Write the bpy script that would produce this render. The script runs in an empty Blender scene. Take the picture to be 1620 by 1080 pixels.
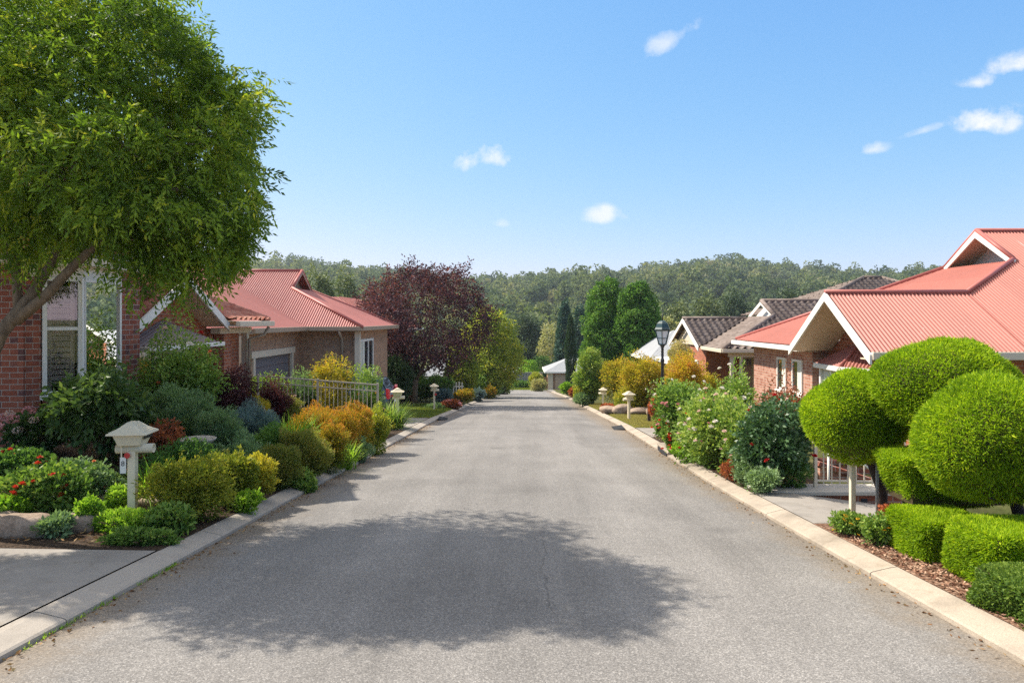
import bpy, math, random
import numpy as np
from mathutils import Vector
R = math.radians
random.seed(11)
rng = np.random.default_rng(7)
scene = bpy.context.scene
COL = scene.collection
# ---------------------------------------------------------------- camera frame (a 24 mm lens 1.7 m above the road)
F, U0, V0, CZ = 1080.0, 821.0, 505.0, 1.7
def P(u, v, Y):
    return Vector(((u - U0) / F * Y, Y, CZ + (V0 - v) / F * Y))
def sstep(a, b, x):
    t = np.clip((x - a) / (b - a), 0, 1)
    return t * t * (3 - 2 * t)
# ---------------------------------------------------------------- ground heights
def rz(y):
    y = np.asarray(y, float)
    a = -0.0806 * np.minimum(y, 76)
    e = np.clip(y - 76, 0, 44)
    return a - 0.0806 * (e - e * e / 88.0)
LEFT = [(-30, -3.12), (12, -3.06), (25, -3.07), (31, -2.85), (50, -2.3), (66, -1.65), (74, -1.25)]
RIGHT = [(-30, 2.95), (10, 2.95), (22, 3.3), (34, 3.32), (51, 3.45), (60, 3.2), (74, 3.0)]
def edge(tab, y):
    return np.interp(y, [a for a, b in tab], [b for a, b in tab])
KW, KH = 0.25, 0.085
def gz(x, y):
    x = np.asarray(x, float); y = np.asarray(y, float)
    z0 = rz(y)
    l = edge(LEFT, y) - KW; r = edge(RIGHT, y) + KW
    dl = l - x; dr = x - r
    near = 1 - sstep(50, 80, y)
    zl = KH + (0.50 * sstep(0.3, 3.6, dl) * sstep(6.6, 8.6, y) * (1 - sstep(17, 20, y)) + 0.015 * np.clip(dl, 0, 30)) * near
    zr = KH - (0.05 + 0.075 * sstep(6.95, 7.5, y) * (1 - sstep(9.4, 9.9, y))) * np.clip(dr - 0.4, 0, 9) * near * (1 - sstep(20, 32, y))
    out = np.where(dl > -0.12, zl, np.where(dr > -0.12, zr, -0.05))
    return z0 + out
def g(x, y):
    return float(gz(x, y))
# ---------------------------------------------------------------- objects
def tag(o, label, cat, group=None, kind=None):
    if label: o['label'] = label
    if cat: o['category'] = cat
    if group: o['group'] = group
    if kind: o['kind'] = kind
    return o
def thing(name, label, cat, loc=(0, 0, 0), group=None, rot=0):
    o = bpy.data.objects.new(name, None)
    o.empty_display_size = 0.2
    COL.objects.link(o)
    o.location = loc
    o.rotation_euler = (0, 0, rot)
    return tag(o, label, cat, group)
def origin(o):
    v = Vector((0, 0, 0))
    while o is not None:
        v += o.location
        o = o.parent
    return v
def link(name, me, parent=None, mat=None):
    o = bpy.data.objects.new(name, me)
    COL.objects.link(o)
    if mat is not None and len(me.materials) == 0: me.materials.append(mat)
    if parent is not None: o.parent = parent
    return o
KIDS = {}
def copy_tree(o, parent=None):
    c = o.copy(); COL.objects.link(c); c.parent = parent
    for ch in o.children: copy_tree(ch, c)
    return c
# ---------------------------------------------------------------- mesh builder
class MB:
    def __init__(s): s.v = []; s.f = []
    def add(s, vs, fs):
        b = len(s.v); s.v += [tuple(p) for p in vs]; s.f += [tuple(i + b for i in q) for q in fs]; return s
    def box(s, x0, x1, y0, y1, z0, z1):
        return s.add([(x0,y0,z0),(x1,y0,z0),(x1,y1,z0),(x0,y1,z0),(x0,y0,z1),(x1,y0,z1),(x1,y1,z1),(x0,y1,z1)],
                     [(0,3,2,1),(4,5,6,7),(0,1,5,4),(1,2,6,5),(2,3,7,6),(3,0,4,7)])
    def prism(s, poly, d):
        n = len(poly); d = Vector(d); a = [Vector(p) for p in poly]
        return s.add(a + [p + d for p in a], [tuple(range(n))[::-1], tuple(range(n, 2*n))] + [(i, (i+1) % n, n + (i+1) % n, n + i) for i in range(n)])
    def poly(s, pts): return s.add(pts, [tuple(range(len(pts)))])
    def bar(s, a, b, w, h, up=(0, 0, 1)):
        a, b = Vector(a), Vector(b); d = (b - a).normalized(); up = Vector(up)
        x = d.cross(up)
        if x.length < 1e-4: x = d.cross(Vector((0, 1, 0)))
        x.normalize(); y = x.cross(d).normalized()
        vs = []
        for p in (a, b):
            vs += [p - x*w/2 - y*h/2, p + x*w/2 - y*h/2, p + x*w/2 + y*h/2, p - x*w/2 + y*h/2]
        return s.add(vs, [(0,1,2,3),(7,6,5,4),(0,4,5,1),(1,5,6,2),(2,6,7,3),(3,7,4,0)])
    def tube(s, pts, rad, n=8, cap=True):
        pts = [Vector(p) for p in pts]; m = len(pts)
        if not hasattr(rad, '__len__'): rad = [rad] * m
        vs = []; px = None
        for i, p in enumerate(pts):
            d = (pts[min(i+1, m-1)] - pts[max(i-1, 0)])
            d = d.normalized() if d.length > 1e-9 else Vector((0, 0, 1))
            if px is None:
                px = d.cross(Vector((0.31, 0.2, 0.93)))
                if px.length < 1e-3: px = d.cross(Vector((1, 0, 0)))
            px = (px - d * px.dot(d)).normalized(); py = d.cross(px)
            for k in range(n):
                a = 2 * math.pi * k / n
                vs.append(p + (px * math.cos(a) + py * math.sin(a)) * rad[i])
        fs = [(i*n+k, i*n+(k+1) % n, (i+1)*n+(k+1) % n, (i+1)*n+k) for i in range(m-1) for k in range(n)]
        if cap: fs += [tuple(range(n))[::-1], tuple(range((m-1)*n, m*n))]
        return s.add(vs, fs)
    def lathe(s, prof, c=(0, 0, 0), n=20, rot=0.0):
        vs = []; m = len(prof)
        for r, z in prof:
            for k in range(n):
                a = 2 * math.pi * k / n + rot
                vs.append((c[0] + r*math.cos(a), c[1] + r*math.sin(a), c[2] + z))
        fs = [(i*n+k, i*n+(k+1) % n, (i+1)*n+(k+1) % n, (i+1)*n+k) for i in range(m-1) for k in range(n)]
        if prof[0][0] > 1e-4: fs.append(tuple(range(n))[::-1])
        if prof[-1][0] > 1e-4: fs.append(tuple(range((m-1)*n, m*n)))
        return s.add(vs, fs)
    def ring(s, x0, x1, z0, z1, w, y0, y1):
        """rectangular frame lying in the xz plane"""
        s.box(x0, x0+w, y0, y1, z0, z1); s.box(x1-w, x1, y0, y1, z0, z1)
        s.box(x0+w, x1-w, y0, y1, z0, z0+w); s.box(x0+w, x1-w, y0, y1, z1-w, z1); return s
    def xf(s, fn): s.v = [tuple(fn(Vector(p))) for p in s.v]; return s
    def build(s, name, mat, parent=None, smooth=False, world=True, bev=0):
        if parent is not None and world:
            o = origin(parent); vs = [(p[0]-o.x, p[1]-o.y, p[2]-o.z) for p in s.v]
        else: vs = s.v
        me = bpy.data.meshes.new(name); me.from_pydata(vs, [], s.f)
        if smooth: me.polygons.foreach_set('use_smooth', [True] * len(me.polygons))
        me.update()
        ob = link(name, me, parent, mat)
        if bev:
            m = ob.modifiers.new('edge', 'BEVEL'); m.width = bev; m.segments = 2; m.limit_method = 'ANGLE'; m.angle_limit = R(40)
        return ob
def np_mesh(name, V, idx, k, mat, parent=None, attr=None, smooth=False):
    """idx: flat vertex indices, k corners per face"""
    me = bpy.data.meshes.new(name)
    V = np.ascontiguousarray(V, np.float32); n = len(idx) // k
    me.vertices.add(len(V)); me.vertices.foreach_set('co', V.ravel())
    me.loops.add(len(idx)); me.loops.foreach_set('vertex_index', np.asarray(idx, np.int32))
    me.polygons.add(n); me.polygons.foreach_set('loop_start', np.arange(n, dtype=np.int32) * k)
    if smooth: me.polygons.foreach_set('use_smooth', np.ones(n, bool))
    if attr is not None:
        a = me.attributes.new('tint', 'FLOAT', 'POINT'); a.data.foreach_set('value', np.ascontiguousarray(attr, np.float32))
    me.update(calc_edges=True)
    if parent == 'mesh': 
        me.materials.append(mat); return me
    return link(name, me, parent, mat)
def grid_mesh(name, X, Y, Z, mat, parent=None, smooth=True):
    r, c = X.shape
    V = np.stack([X, Y, Z], -1).reshape(-1, 3)
    i = np.arange((r-1)*(c-1)); a = (i // (c-1)) * c + i % (c-1)
    idx = np.stack([a, a+1, a+c+1, a+c], -1).ravel()
    return np_mesh(name, V, idx, 4, mat, parent, smooth=smooth)
# ---------------------------------------------------------------- profiled roof sheets (corrugated steel, tiles)
def roof_sheet(name, polys, mat, parent, kind='metal'):
    allV, allI = [], []; base = 0
    for poly in polys:
        pts = np.array([tuple(p) for p in poly], float)
        n = np.zeros(3)
        for i in range(len(pts)): n += np.cross(pts[i] - pts[0], pts[(i+1) % len(pts)] - pts[0])
        n /= np.linalg.norm(n)
        if n[2] < 0: n = -n
        d = -np.array([0, 0, 1.0]) + n * n[2]; d /= np.linalg.norm(d)
        e = np.cross(d, n)
        s, t = pts @ e, pts @ d; off = float(np.mean(pts @ n))
        per = dict(metal=0.09, tile=0.30, shingle=0.30)[kind]
        ns = per / (6 if kind == 'metal' else 8)
        S = np.unique(np.concatenate([np.arange(math.floor(s.min()/ns), math.ceil(s.max()/ns)+1) * ns, s]))
        S = S[(S >= s.min()-1e-9) & (S <= s.max()+1e-9)]
        t0 = np.full(len(S), 1e9); t1 = np.full(len(S), -1e9); m = len(pts)
        for i in range(m):
            a, b = i, (i+1) % m
            lo, hi = min(s[a], s[b]), max(s[a], s[b])
            ok = (S >= lo-1e-9) & (S <= hi+1e-9)
            if hi - lo < 1e-7:
                for q in (t[a], t[b]):
                    t0[ok] = np.minimum(t0[ok], q); t1[ok] = np.maximum(t1[ok], q)
            else:
                tt = t[a] + (S - s[a]) / (s[b] - s[a]) * (t[b] - t[a])
                t0[ok] = np.minimum(t0[ok], tt[ok]); t1[ok] = np.maximum(t1[ok], tt[ok])
        ph = S / per * 2 * np.pi
        if kind == 'metal':
            h = 0.019 * np.cos(ph); rows = [(-1e9, 0), (1e9, 0)]
        else:
            h = 0.055 * np.maximum(np.sin(ph), -0.4) if kind == 'tile' else 0.004 * np.sin(ph)
            C = 0.33; k0, k1 = math.floor(t.min()/C), math.ceil(t.max()/C)
            rows = []
            for k in range(k0, k1): rows += [(k*C, 0.0), ((k+1)*C - 0.004, 0.065 if kind == 'tile' else 0.035)]
        G = np.zeros((len(rows), len(S), 3))
        for k, (tr, hh) in enumerate(rows):
            T = np.clip(tr, t0, t1)
            G[k] = S[:, None]*e + T[:, None]*d + (off + h + hh)[:, None]*n
        r, c = len(rows), len(S)
        i = np.arange((r-1)*(c-1)); a = (i // (c-1))*c + i % (c-1)
        idx = np.stack([a, a+c, a+c+1, a+1], -1)
        Vf = G.reshape(-1, 3)
        ext = np.maximum(np.linalg.norm(Vf[idx[:, 0]] - Vf[idx[:, 1]], axis=1), np.linalg.norm(Vf[idx[:, 3]] - Vf[idx[:, 2]], axis=1))
        idx = idx[ext > 1e-5]
        allV.append(Vf); allI.append(idx.ravel() + base); base += len(Vf)
    V = np.concatenate(allV); o = origin(parent) if parent else Vector((0, 0, 0))
    return np_mesh(name, V - np.array(o), np.concatenate(allI), 4, mat, parent, smooth=(kind == 'metal'))
# ---------------------------------------------------------------- foliage
def unit(n):
    a = rng.normal(size=(n, 3)); return a / np.linalg.norm(a, axis=1)[:, None]
def nrm(a): return a / np.maximum(np.linalg.norm(a, axis=-1, keepdims=True), 1e-9)
def blob(ells, n, shell=0.55, bump=0.12, keep=0.62):
    E = np.array(ells, float); c, r = E[:, :3], E[:, 3:6]
    w = (r[:, 0]*r[:, 1] + r[:, 1]*r[:, 2] + r[:, 0]*r[:, 2]); w /= w.sum()
    P_, N_ = [], []; got = 0
    kk = rng.normal(size=(len(E), 3, 3)) * 3.2; ph = rng.uniform(0, 6.28, (len(E), 3))
    for _ in range(8):
        m = int((n - got) * 1.5) + 10
        i = rng.choice(len(E), m, p=w); d = unit(m)
        rad = shell + (1 - shell) * np.sqrt(rng.random(m))
        b = 1 + bump * np.sin((kk[i] * d[:, None, :]).sum(-1) + ph[i]).sum(-1)
        p = c[i] + d * r[i] * (rad * b)[:, None]
        ok = np.ones(m, bool)
        for j in range(len(E)):
            q = (((p - c[j]) / r[j])**2).sum(1)
            ok &= (q > keep*keep) | (i == j)
        P_.append(p[ok]); N_.append(nrm(d / r[i])[ok]); got += int(ok.sum())
        if got >= n: break
    return np.concatenate(P_)[:n], np.concatenate(N_)[:n]
def leaves(name, Pt, D, L, W, T, mat, parent=None, fold=0.12):
    n = len(Pt); L = np.broadcast_to(L, n)[:, None]; W = np.broadcast_to(W, n)[:, None]
    D = nrm(D); B = nrm(np.cross(D, unit(n))); N = np.cross(B, D)
    V = np.stack([Pt, Pt + .45*L*D + .5*W*B + fold*W*N, Pt + L*D, Pt + .45*L*D - .5*W*B + fold*W*N], 1).reshape(-1, 3)
    return np_mesh(name, V, np.arange(4*n), 4, mat, parent, attr=np.repeat(np.broadcast_to(T, n), 4))
def sprays(Pt, A, k, slen, leaf, wid, ang=0.9):
    """pinnate sprays: k leaflets along each axis; returns leaf arrays"""
    n = len(Pt); A = nrm(A); B = nrm(np.cross(A, unit(n)))
    ps, ds = [], []
    for j in range(k):
        f = (j + 0.5) / k; sd = 1 if j % 2 else -1
        bend = np.array([0, 0, -0.35]) * f * f * slen
        ps.append(Pt + A * (f * slen) + bend)
        ds.append(A * (0.55 + 0.5*f) + B * sd * ang * (1 - 0.5*f) + rng.normal(size=(n, 3))*0.22 + np.array([0, 0, -0.3]))
    ps = np.concatenate(ps); ds = np.concatenate(ds)
    return ps, ds
def tintn(n, mu=0.5, sd=0.2): return np.clip(rng.normal(mu, sd, n), 0, 1)
def low(p, k=1.5, s=0):
    """smooth light/dark clumps of leaf tint through a crown, 0..1"""
    q = np.sin(p[:, 0]*k + 1.3 + s) + np.sin(p[:, 1]*k*1.27 + 2.1 + s) + np.sin(p[:, 2]*k*1.45 + 0.4 - s) + np.sin((p[:, 0]+p[:, 2])*k*2.1 + s)
    return 0.5 + q / 8.0
def blades(n, length, width, spread=1.0, seg=4, droop=0.55, r0=0.08):
    """arching strap leaves from one base"""
    a = rng.uniform(0, 6.283, n); L = length * rng.uniform(0.65, 1.08, n); lean = rng.uniform(0.1, 0.75, n) * spread
    hx, hy = np.cos(a), np.sin(a); V = []
    bx, by = rng.normal(size=n)*r0, rng.normal(size=n)*r0
    for i in range(seg + 1):
        f = i / seg; th = lean + f * droop * 2.0 * lean + 0.12*f
        rr = L * f * np.sin(np.minimum(th, 1.75)); zz = L * f * np.cos(np.minimum(th, 1.75)*0.9)
        w = width * (1 - f**2.2) * 0.5 + 0.001
        c = np.stack([bx + hx*rr, by + hy*rr, zz], -1)
        sd = np.stack([-hy*w, hx*w, np.zeros(n)], -1)
        V += [c - sd, c + sd]
    V = np.stack(V, 1); k = 2*(seg+1)
    I = []
    for i in range(seg):
        I.append(np.stack([2*i+np.arange(n)*k, 2*i+1+np.arange(n)*k, 2*i+3+np.arange(n)*k, 2*i+2+np.arange(n)*k], -1))
    return V.reshape(-1, 3), np.concatenate(I).ravel(), np.repeat(rng.random(n), k)
# ================================================================ materials
class NT:
    def __init__(s, name):
        s.m = bpy.data.materials.new(name); s.m.use_nodes = True
        s.t = s.m.node_tree; s.t.nodes.clear()
        s.out = s.t.nodes.new('ShaderNodeOutputMaterial')
    def n(s, typ, ins=None, **kw):
        x = s.t.nodes.new('ShaderNode' + typ)
        for k, v in kw.items(): setattr(x, k, v)
        for k, v in (ins or {}).items():
            if hasattr(v, 'is_output') or isinstance(v, bpy.types.NodeSocket): s.t.links.new(v, x.inputs[k])
            else: x.inputs[k].default_value = v
        return x
    def link(s, a, b): s.t.links.new(a, b)
    def ramp(s, fac, stops, interp='LINEAR'):
        r = s.n('ValToRGB', {0: fac}); e = r.color_ramp.elements; r.color_ramp.interpolation = interp
        while len(e) < len(stops): e.new(0.5)
        for i, (p, c) in enumerate(stops):
            e[i].position = p; e[i].color = (c, c, c, 1) if not hasattr(c, '__len__') else (*c[:3], 1)
        return r.outputs[0]
    def mix(s, f, a, b, mode='MIX'):
        x = s.n('Mix', data_type='RGBA', blend_type=mode)
        for k, v in ((0, f), (6, a), (7, b)):
            if isinstance(v, bpy.types.NodeSocket): s.link(v, x.inputs[k])
            elif k == 0: x.inputs[0].default_value = v
            else: x.inputs[k].default_value = (*v[:3], 1)
        return x.outputs[2]
    def noise(s, scale, detail=4, rough=0.6, vec=None, out=0):
        x = s.n('TexNoise', {'Scale': scale, 'Detail': detail, 'Roughness': rough})
        s.link(vec if vec is not None else s.co(), x.inputs['Vector']); return x.outputs[out]
    def co(s):
        if not hasattr(s, '_c'): s._c = s.n('TexCoord').outputs['Object']
        return s._c
    def math(s, op, a, b=0.0, c=None):
        x = s.n('Math', operation=op)
        for i, v in enumerate((a, b) if c is None else (a, b, c)):
            if isinstance(v, bpy.types.NodeSocket): s.link(v, x.inputs[i])
            else: x.inputs[i].default_value = v
        return x.outputs[0]
    def pbr(s, col, rough=0.7, spec=0.4, bump=None, bstr=0.3, bdist=0.01, metal=0.0, coat=0):
        p = s.n('BsdfPrincipled')
        for k, v in (('Base Color', col), ('Roughness', rough)):
            if isinstance(v, bpy.types.NodeSocket): s.link(v, p.inputs[k])
            else: p.inputs[k].default_value = (*v[:3], 1) if hasattr(v, '__len__') else v
        p.inputs['Specular IOR Level'].default_value = spec; p.inputs['Metallic'].default_value = metal
        p.inputs['Coat Weight'].default_value = coat
        if bump is not None:
            b = s.n('Bump', {'Strength': bstr, 'Distance': bdist, 'Height': bump}); s.link(b.outputs[0], p.inputs['Normal'])
        return p
    def done(s, sh):
        s.link(sh.outputs[0], s.out.inputs[0]); return s.m
def m_paint(name, col, var=0.12, rough=0.55, dirt=(0.25, 0.2, 0.15), amt=0.25):
    t = NT(name)
    n = t.noise(2.5, 6, 0.65); n2 = t.noise(35, 3, 0.6)
    c = t.mix(t.ramp(n, [(0.35, 0.0), (0.75, amt)]), col, [a*0.6 + b*0.4*a for a, b in zip(col, dirt)])
    c = t.mix(0.5, c, t.ramp(n2, [(0.3, 1 - var), (0.7, 1 + var*0.0)]), 'MULTIPLY')
    return t.done(t.pbr(c, rough, 0.35, n2, 0.08, 0.004))
def m_leaf(name, cols, trans=0.3, rough=0.6, spec=0.15, warm=1.0):
    cols = [tuple(min(q*2.25, .62) for q in c) for c in cols]
    t = NT(name)
    a = t.n('Attribute', attribute_name='tint').outputs['Fac']
    k = len(cols); c = t.ramp(a, [(i/(k-1), cols[i]) for i in range(k)])
    p = t.pbr(c, rough, spec)
    tc = t.mix(1.0, c, (1.5*warm, 1.55, 0.75), 'MULTIPLY')
    tr = t.n('BsdfTranslucent', {'Color': tc})
    mx = t.n('MixShader', {0: trans}); t.link(p.outputs[0], mx.inputs[1]); t.link(tr.outputs[0], mx.inputs[2])
    return t.done(mx)
def m_brick(name, c1, c2, c3, mortar):
    t = NT(name); sp = t.n('SeparateXYZ'); t.link(t.co(), sp.inputs[0])
    h = t.math('ADD', sp.outputs[0], sp.outputs[1])
    cb = t.n('CombineXYZ'); t.link(h, cb.inputs[0]); t.link(sp.outputs[2], cb.inputs[1])
    b = t.n('TexBrick', {'Vector': cb.outputs[0], 'Scale': 1.0, 'Mortar Size': 0.006, 'Mortar Smooth': 0.15, 'Bias': 0.0, 'Brick Width': 0.24, 'Row Height': 0.086,
                         'Color1': (*c1, 1), 'Color2': (*c2, 1), 'Mortar': (*mortar, 1)})
    sn = t.n('Vector' + 'Math', operation='SNAP'); t.link(cb.outputs[0], sn.inputs[0]); sn.inputs[1].default_value = (0.12, 0.086, 1)
    w = t.n('TexWhiteNoise', noise_dimensions='2D'); t.link(sn.outputs[0], w.inputs['Vector'])
    c = t.mix(t.ramp(w.outputs[0], [(0.72, 0.0), (0.9, 0.75)]), b.outputs[0], c3)
    c = t.mix(b.outputs[1], c, mortar)
    n = t.noise(14, 5, 0.7)
    c = t.mix(0.55, c, t.ramp(n, [(0.25, 0.62), (0.75, 1.15)]), 'MULTIPLY')
    hh = t.math('SUBTRACT', t.math('MULTIPLY', n, 0.25), b.outputs[1])
    return t.done(t.pbr(c, 0.85, 0.25, hh, 0.6, 0.012))
def m_simple(name, col, rough=0.6, spec=0.4, metal=0, nscale=20, namt=0.2, bump=0.1, coat=0):
    t = NT(name); n = t.noise(nscale, 5, 0.65)
    c = t.mix(1.0, col, t.ramp(n, [(0.25, 1 - namt), (0.75, 1 + namt*0.6)]), 'MULTIPLY')
    return t.done(t.pbr(c, rough, spec, n, bump, 0.01, metal, coat))
def m_glass(name, dark=(0.02, 0.025, 0.03), see=0.0):
    t = NT(name)
    p = t.pbr(dark, 0.04, 0.9)
    p.inputs['IOR'].default_value = 1.8
    if see:
        tr = t.n('BsdfTransparent', {'Color': (0.93, 0.96, 0.96, 1)}); gl = t.n('BsdfGlossy', {'Color': (0.95, 0.97, 1, 1), 'Roughness': 0.015})
        fr = t.n('Fresnel', {'IOR': 1.6}); f = t.math('ADD', t.math('MULTIPLY', fr.outputs[0], 1.15), 0.03)
        mx = t.n('MixShader'); t.link(f, mx.inputs[0]); t.link(tr.outputs[0], mx.inputs[1]); t.link(gl.outputs[0], mx.inputs[2])
        return t.done(mx)
    return t.done(p)
M = {}
# road: exposed grey aggregate, lengthwise wear, brown dust drifted along the kerbs
def m_asphalt():
    t = NT('asphalt'); co = t.co()
    v = t.n('TexVoronoi', {'Scale': 125.0, 'Vector': co}); g1 = t.n('SeparateColor'); t.link(v.outputs['Color'], g1.inputs[0])
    v2 = t.n('TexVoronoi', {'Scale': 280.0, 'Vector': co}); g2 = t.n('SeparateColor'); t.link(v2.outputs['Color'], g2.inputs[0])
    a = t.ramp(g1.outputs[0], [(0.0, (0.062, 0.058, 0.054)), (0.4, (0.19, 0.176, 0.162)), (0.8, (0.31, 0.288, 0.264)), (1.0, (0.58, 0.545, 0.50))])
    b = t.ramp(g2.outputs[0], [(0.0, (0.075, 0.07, 0.064)), (0.5, (0.19, 0.177, 0.163)), (1.0, (0.43, 0.405, 0.37))])
    c = t.mix(0.28, t.mix(0.45, a, b), (0.19, 0.177, 0.163))
    big = t.noise(0.55, 5, 0.6); c = t.mix(1.0, c, t.ramp(big, [(0.3, 0.86), (0.7, 1.1)]), 'MULTIPLY')
    mp = t.n('Mapping', {'Scale': (2.2, 0.16, 1)}); t.link(co, mp.inputs[0])
    st = t.noise(1.0, 5, 0.65, mp.outputs[0]); c = t.mix(1.0, c, t.ramp(st, [(0.32, 0.87), (0.6, 1.05)]), 'MULTIPLY')
    sp = t.n('SeparateXYZ'); t.link(co, sp.inputs[0]); ax = t.math('ABSOLUTE', t.math('SUBTRACT', sp.outputs[0], -0.02))
    dn = t.noise(2.6, 6, 0.7); e = t.math('ADD', ax, t.math('MULTIPLY', t.math('SUBTRACT', dn, 0.5), 0.9))
    dust = t.n('MapRange', {'Value': e, 'From Min': 2.45, 'From Max': 3.1, 'To Min': 0.0, 'To Max': 0.75}); dust.interpolation_type = 'SMOOTHSTEP'
    c = t.mix(dust.outputs[0], c, t.mix(t.ramp(t.noise(60, 3), [(0.35, 0), (0.65, 1)]), (0.12, 0.09, 0.06), (0.30, 0.235, 0.165)))
    # one lengthwise crack, faint tyre lanes, a few old oil drips
    wob = t.math('MULTIPLY', t.math('SUBTRACT', t.noise(1.7, 5, 0.7), 0.5), 0.35); cx = t.math('ABSOLUTE', t.math('SUBTRACT', t.math('ADD', sp.outputs[0], wob), 0.24))
    yr = t.math('MULTIPLY', t.ramp(t.math('MULTIPLY', sp.outputs[1], 0.1), [(0.46, 0.0), (0.50, 1.0), (0.70, 1.0), (0.76, 0.0)]), t.ramp(cx, [(0.003, 0.42), (0.012, 0.0)]))
    c = t.mix(yr, c, (0.05, 0.046, 0.042))
    ln = t.math('ABSOLUTE', t.math('SUBTRACT', t.math('ABSOLUTE', sp.outputs[0]), 1.35)); c = t.mix(1.0, c, t.ramp(ln, [(0.1, 1.05), (0.7, 0.965)]), 'MULTIPLY')
    ov = t.n('TexVoronoi', {'Scale': 0.55}); t.link(t.mix(0.08, co, t.n('TexNoise', {'Scale': 7.0, 'Detail': 3}).outputs[1], 'ADD'), ov.inputs['Vector'])
    c = t.mix(t.ramp(ov.outputs['Distance'], [(0.05, 0.38), (0.13, 0.0)]), c, (0.085, 0.08, 0.075))
    pt = t.noise(0.22, 3, 0.5); c = t.mix(1.0, c, t.ramp(pt, [(0.46, 0.95), (0.49, 1.03)]), 'MULTIPLY')
    return t.done(t.pbr(c, 0.88, 0.25, t.math('ADD', g1.outputs[0], t.math('MULTIPLY', g2.outputs[0], 0.5)), 0.55, 0.006))
M['asphalt'] = m_asphalt()
def m_concrete(name, col, grain=0.18, stain=0.35, sc=1.0):
    t = NT(name)
    f = t.noise(160, 3, 0.6); n = t.noise(1.8*sc, 7, 0.68); n2 = t.noise(9*sc, 5, 0.65)
    c = t.mix(1.0, col, t.ramp(f, [(0.3, 1 - grain), (0.7, 1 + grain)]), 'MULTIPLY')
    c = t.mix(t.ramp(n, [(0.45, 0.0), (0.75, stain)]), c, [q*0.42 for q in col])
    c = t.mix(t.ramp(n2, [(0.55, 0.0), (0.8, stain*0.8)]), c, (0.2, 0.15, 0.095))
    return t.done(t.pbr(c, 0.9, 0.2, f, 0.3, 0.004))
M['kerb'] = m_concrete('kerb_concrete', (0.385, 0.322, 0.252), 0.3, 0.75)
M['kerb_shaded'] = m_concrete('shade_grey_kerb_concrete', (0.38, 0.335, 0.28), 0.22, 0.6)  # left kerb: the grey of its shade is painted into the concrete colour
M['drive'] = m_concrete('driveway_concrete', (0.30, 0.27, 0.235), 0.28, 0.6)
M['path'] = m_concrete('path_concrete', (0.46, 0.42, 0.36))
def m_soil(name, cols, sc=40, chip=True):
    t = NT(name); mp = t.n('Mapping', {'Scale': (1, 2.2, 1), 'Rotation': (0, 0, 0.7)}); t.link(t.co(), mp.inputs[0])
    w = t.mix(0.05, mp.outputs[0], t.n('TexNoise', {'Scale': 6.0, 'Detail': 3}).outputs[1], 'ADD')
    v = t.n('TexVoronoi', {'Scale': sc}); t.link(w, v.inputs['Vector']); s = t.n('SeparateColor'); t.link(v.outputs['Color'], s.inputs[0])
    c = t.ramp(s.outputs[0], [(i/(len(cols)-1), q) for i, q in enumerate(cols)])
    c = t.mix(1.0, c, t.ramp(t.noise(1.6, 5), [(0.3, 0.65), (0.7, 1.15)]), 'MULTIPLY')
    return t.done(t.pbr(c, 0.95, 0.15, t.math('SUBTRACT', s.outputs[1], v.outputs['Distance']), 0.8, 0.025))
M['soil'] = m_soil('garden_soil', [(0.035, 0.022, 0.014), (0.075, 0.05, 0.032), (0.15, 0.10, 0.065)], 38)
M['mulch'] = m_soil('bark_mulch', [(0.10, 0.045, 0.026), (0.22, 0.115, 0.07), (0.33, 0.19, 0.125), (0.46, 0.32, 0.23)], 34)
t = NT('ground_cover_earth')
_n = t.noise(0.6, 6, 0.65); _n2 = t.noise(12, 5, 0.7)
_c = t.ramp(_n, [(0.3, (0.06, 0.05, 0.025)), (0.5, (0.075, 0.085, 0.025)), (0.7, (0.14, 0.12, 0.05))])
_c = t.mix(1.0, _c, t.ramp(_n2, [(0.3, 0.6), (0.7, 1.2)]), 'MULTIPLY')
M['ground'] = t.done(t.pbr(_c, 0.95, 0.1, _n2, 0.6, 0.03))
t = NT('lawn_turf')
_n = t.noise(1.3, 6, 0.65); _n2 = t.noise(60, 4, 0.7)
_c = t.ramp(_n, [(0.3, (0.10, 0.13, 0.025)), (0.55, (0.17, 0.18, 0.04)), (0.75, (0.27, 0.23, 0.07))])
_c = t.mix(1.0, _c, t.ramp(_n2, [(0.3, 0.55), (0.7, 1.25)]), 'MULTIPLY')
M['lawn'] = t.done(t.pbr(_c, 0.95, 0.1, _n2, 0.8, 0.03))
M['brick_red'] = m_brick('red_brick', (0.27, 0.075, 0.045), (0.35, 0.115, 0.07), (0.10, 0.055, 0.06), (0.40, 0.33, 0.29))
M['brick_orange'] = m_brick('orange_brick', (0.37, 0.105, 0.05), (0.46, 0.16, 0.08), (0.25, 0.075, 0.045), (0.44, 0.34, 0.27))
M['brick_tan'] = m_brick('tan_brick', (0.40, 0.22, 0.125), (0.48, 0.29, 0.18), (0.28, 0.16, 0.11), (0.42, 0.34, 0.26))
M['brick_pale'] = m_brick('blended_brick', (0.40, 0.18, 0.12), (0.52, 0.29, 0.21), (0.30, 0.10, 0.065), (0.55, 0.47, 0.40))
M['cream'] = m_paint('cream_paint', (0.66, 0.57, 0.44)); M['white'] = m_paint('white_paint', (0.80, 0.77, 0.70), amt=0.15)
M['beige'] = m_paint('beige_paint', (0.47, 0.385, 0.29)); M['tan'] = m_paint('tan_gutter_paint', (0.36, 0.28, 0.20))
M['mail'] = m_paint('mailbox_cream', (0.80, 0.69, 0.49), amt=0.3); M['soffit'] = m_paint('soffit_paint', (0.72, 0.57, 0.42), amt=0.1)
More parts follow.
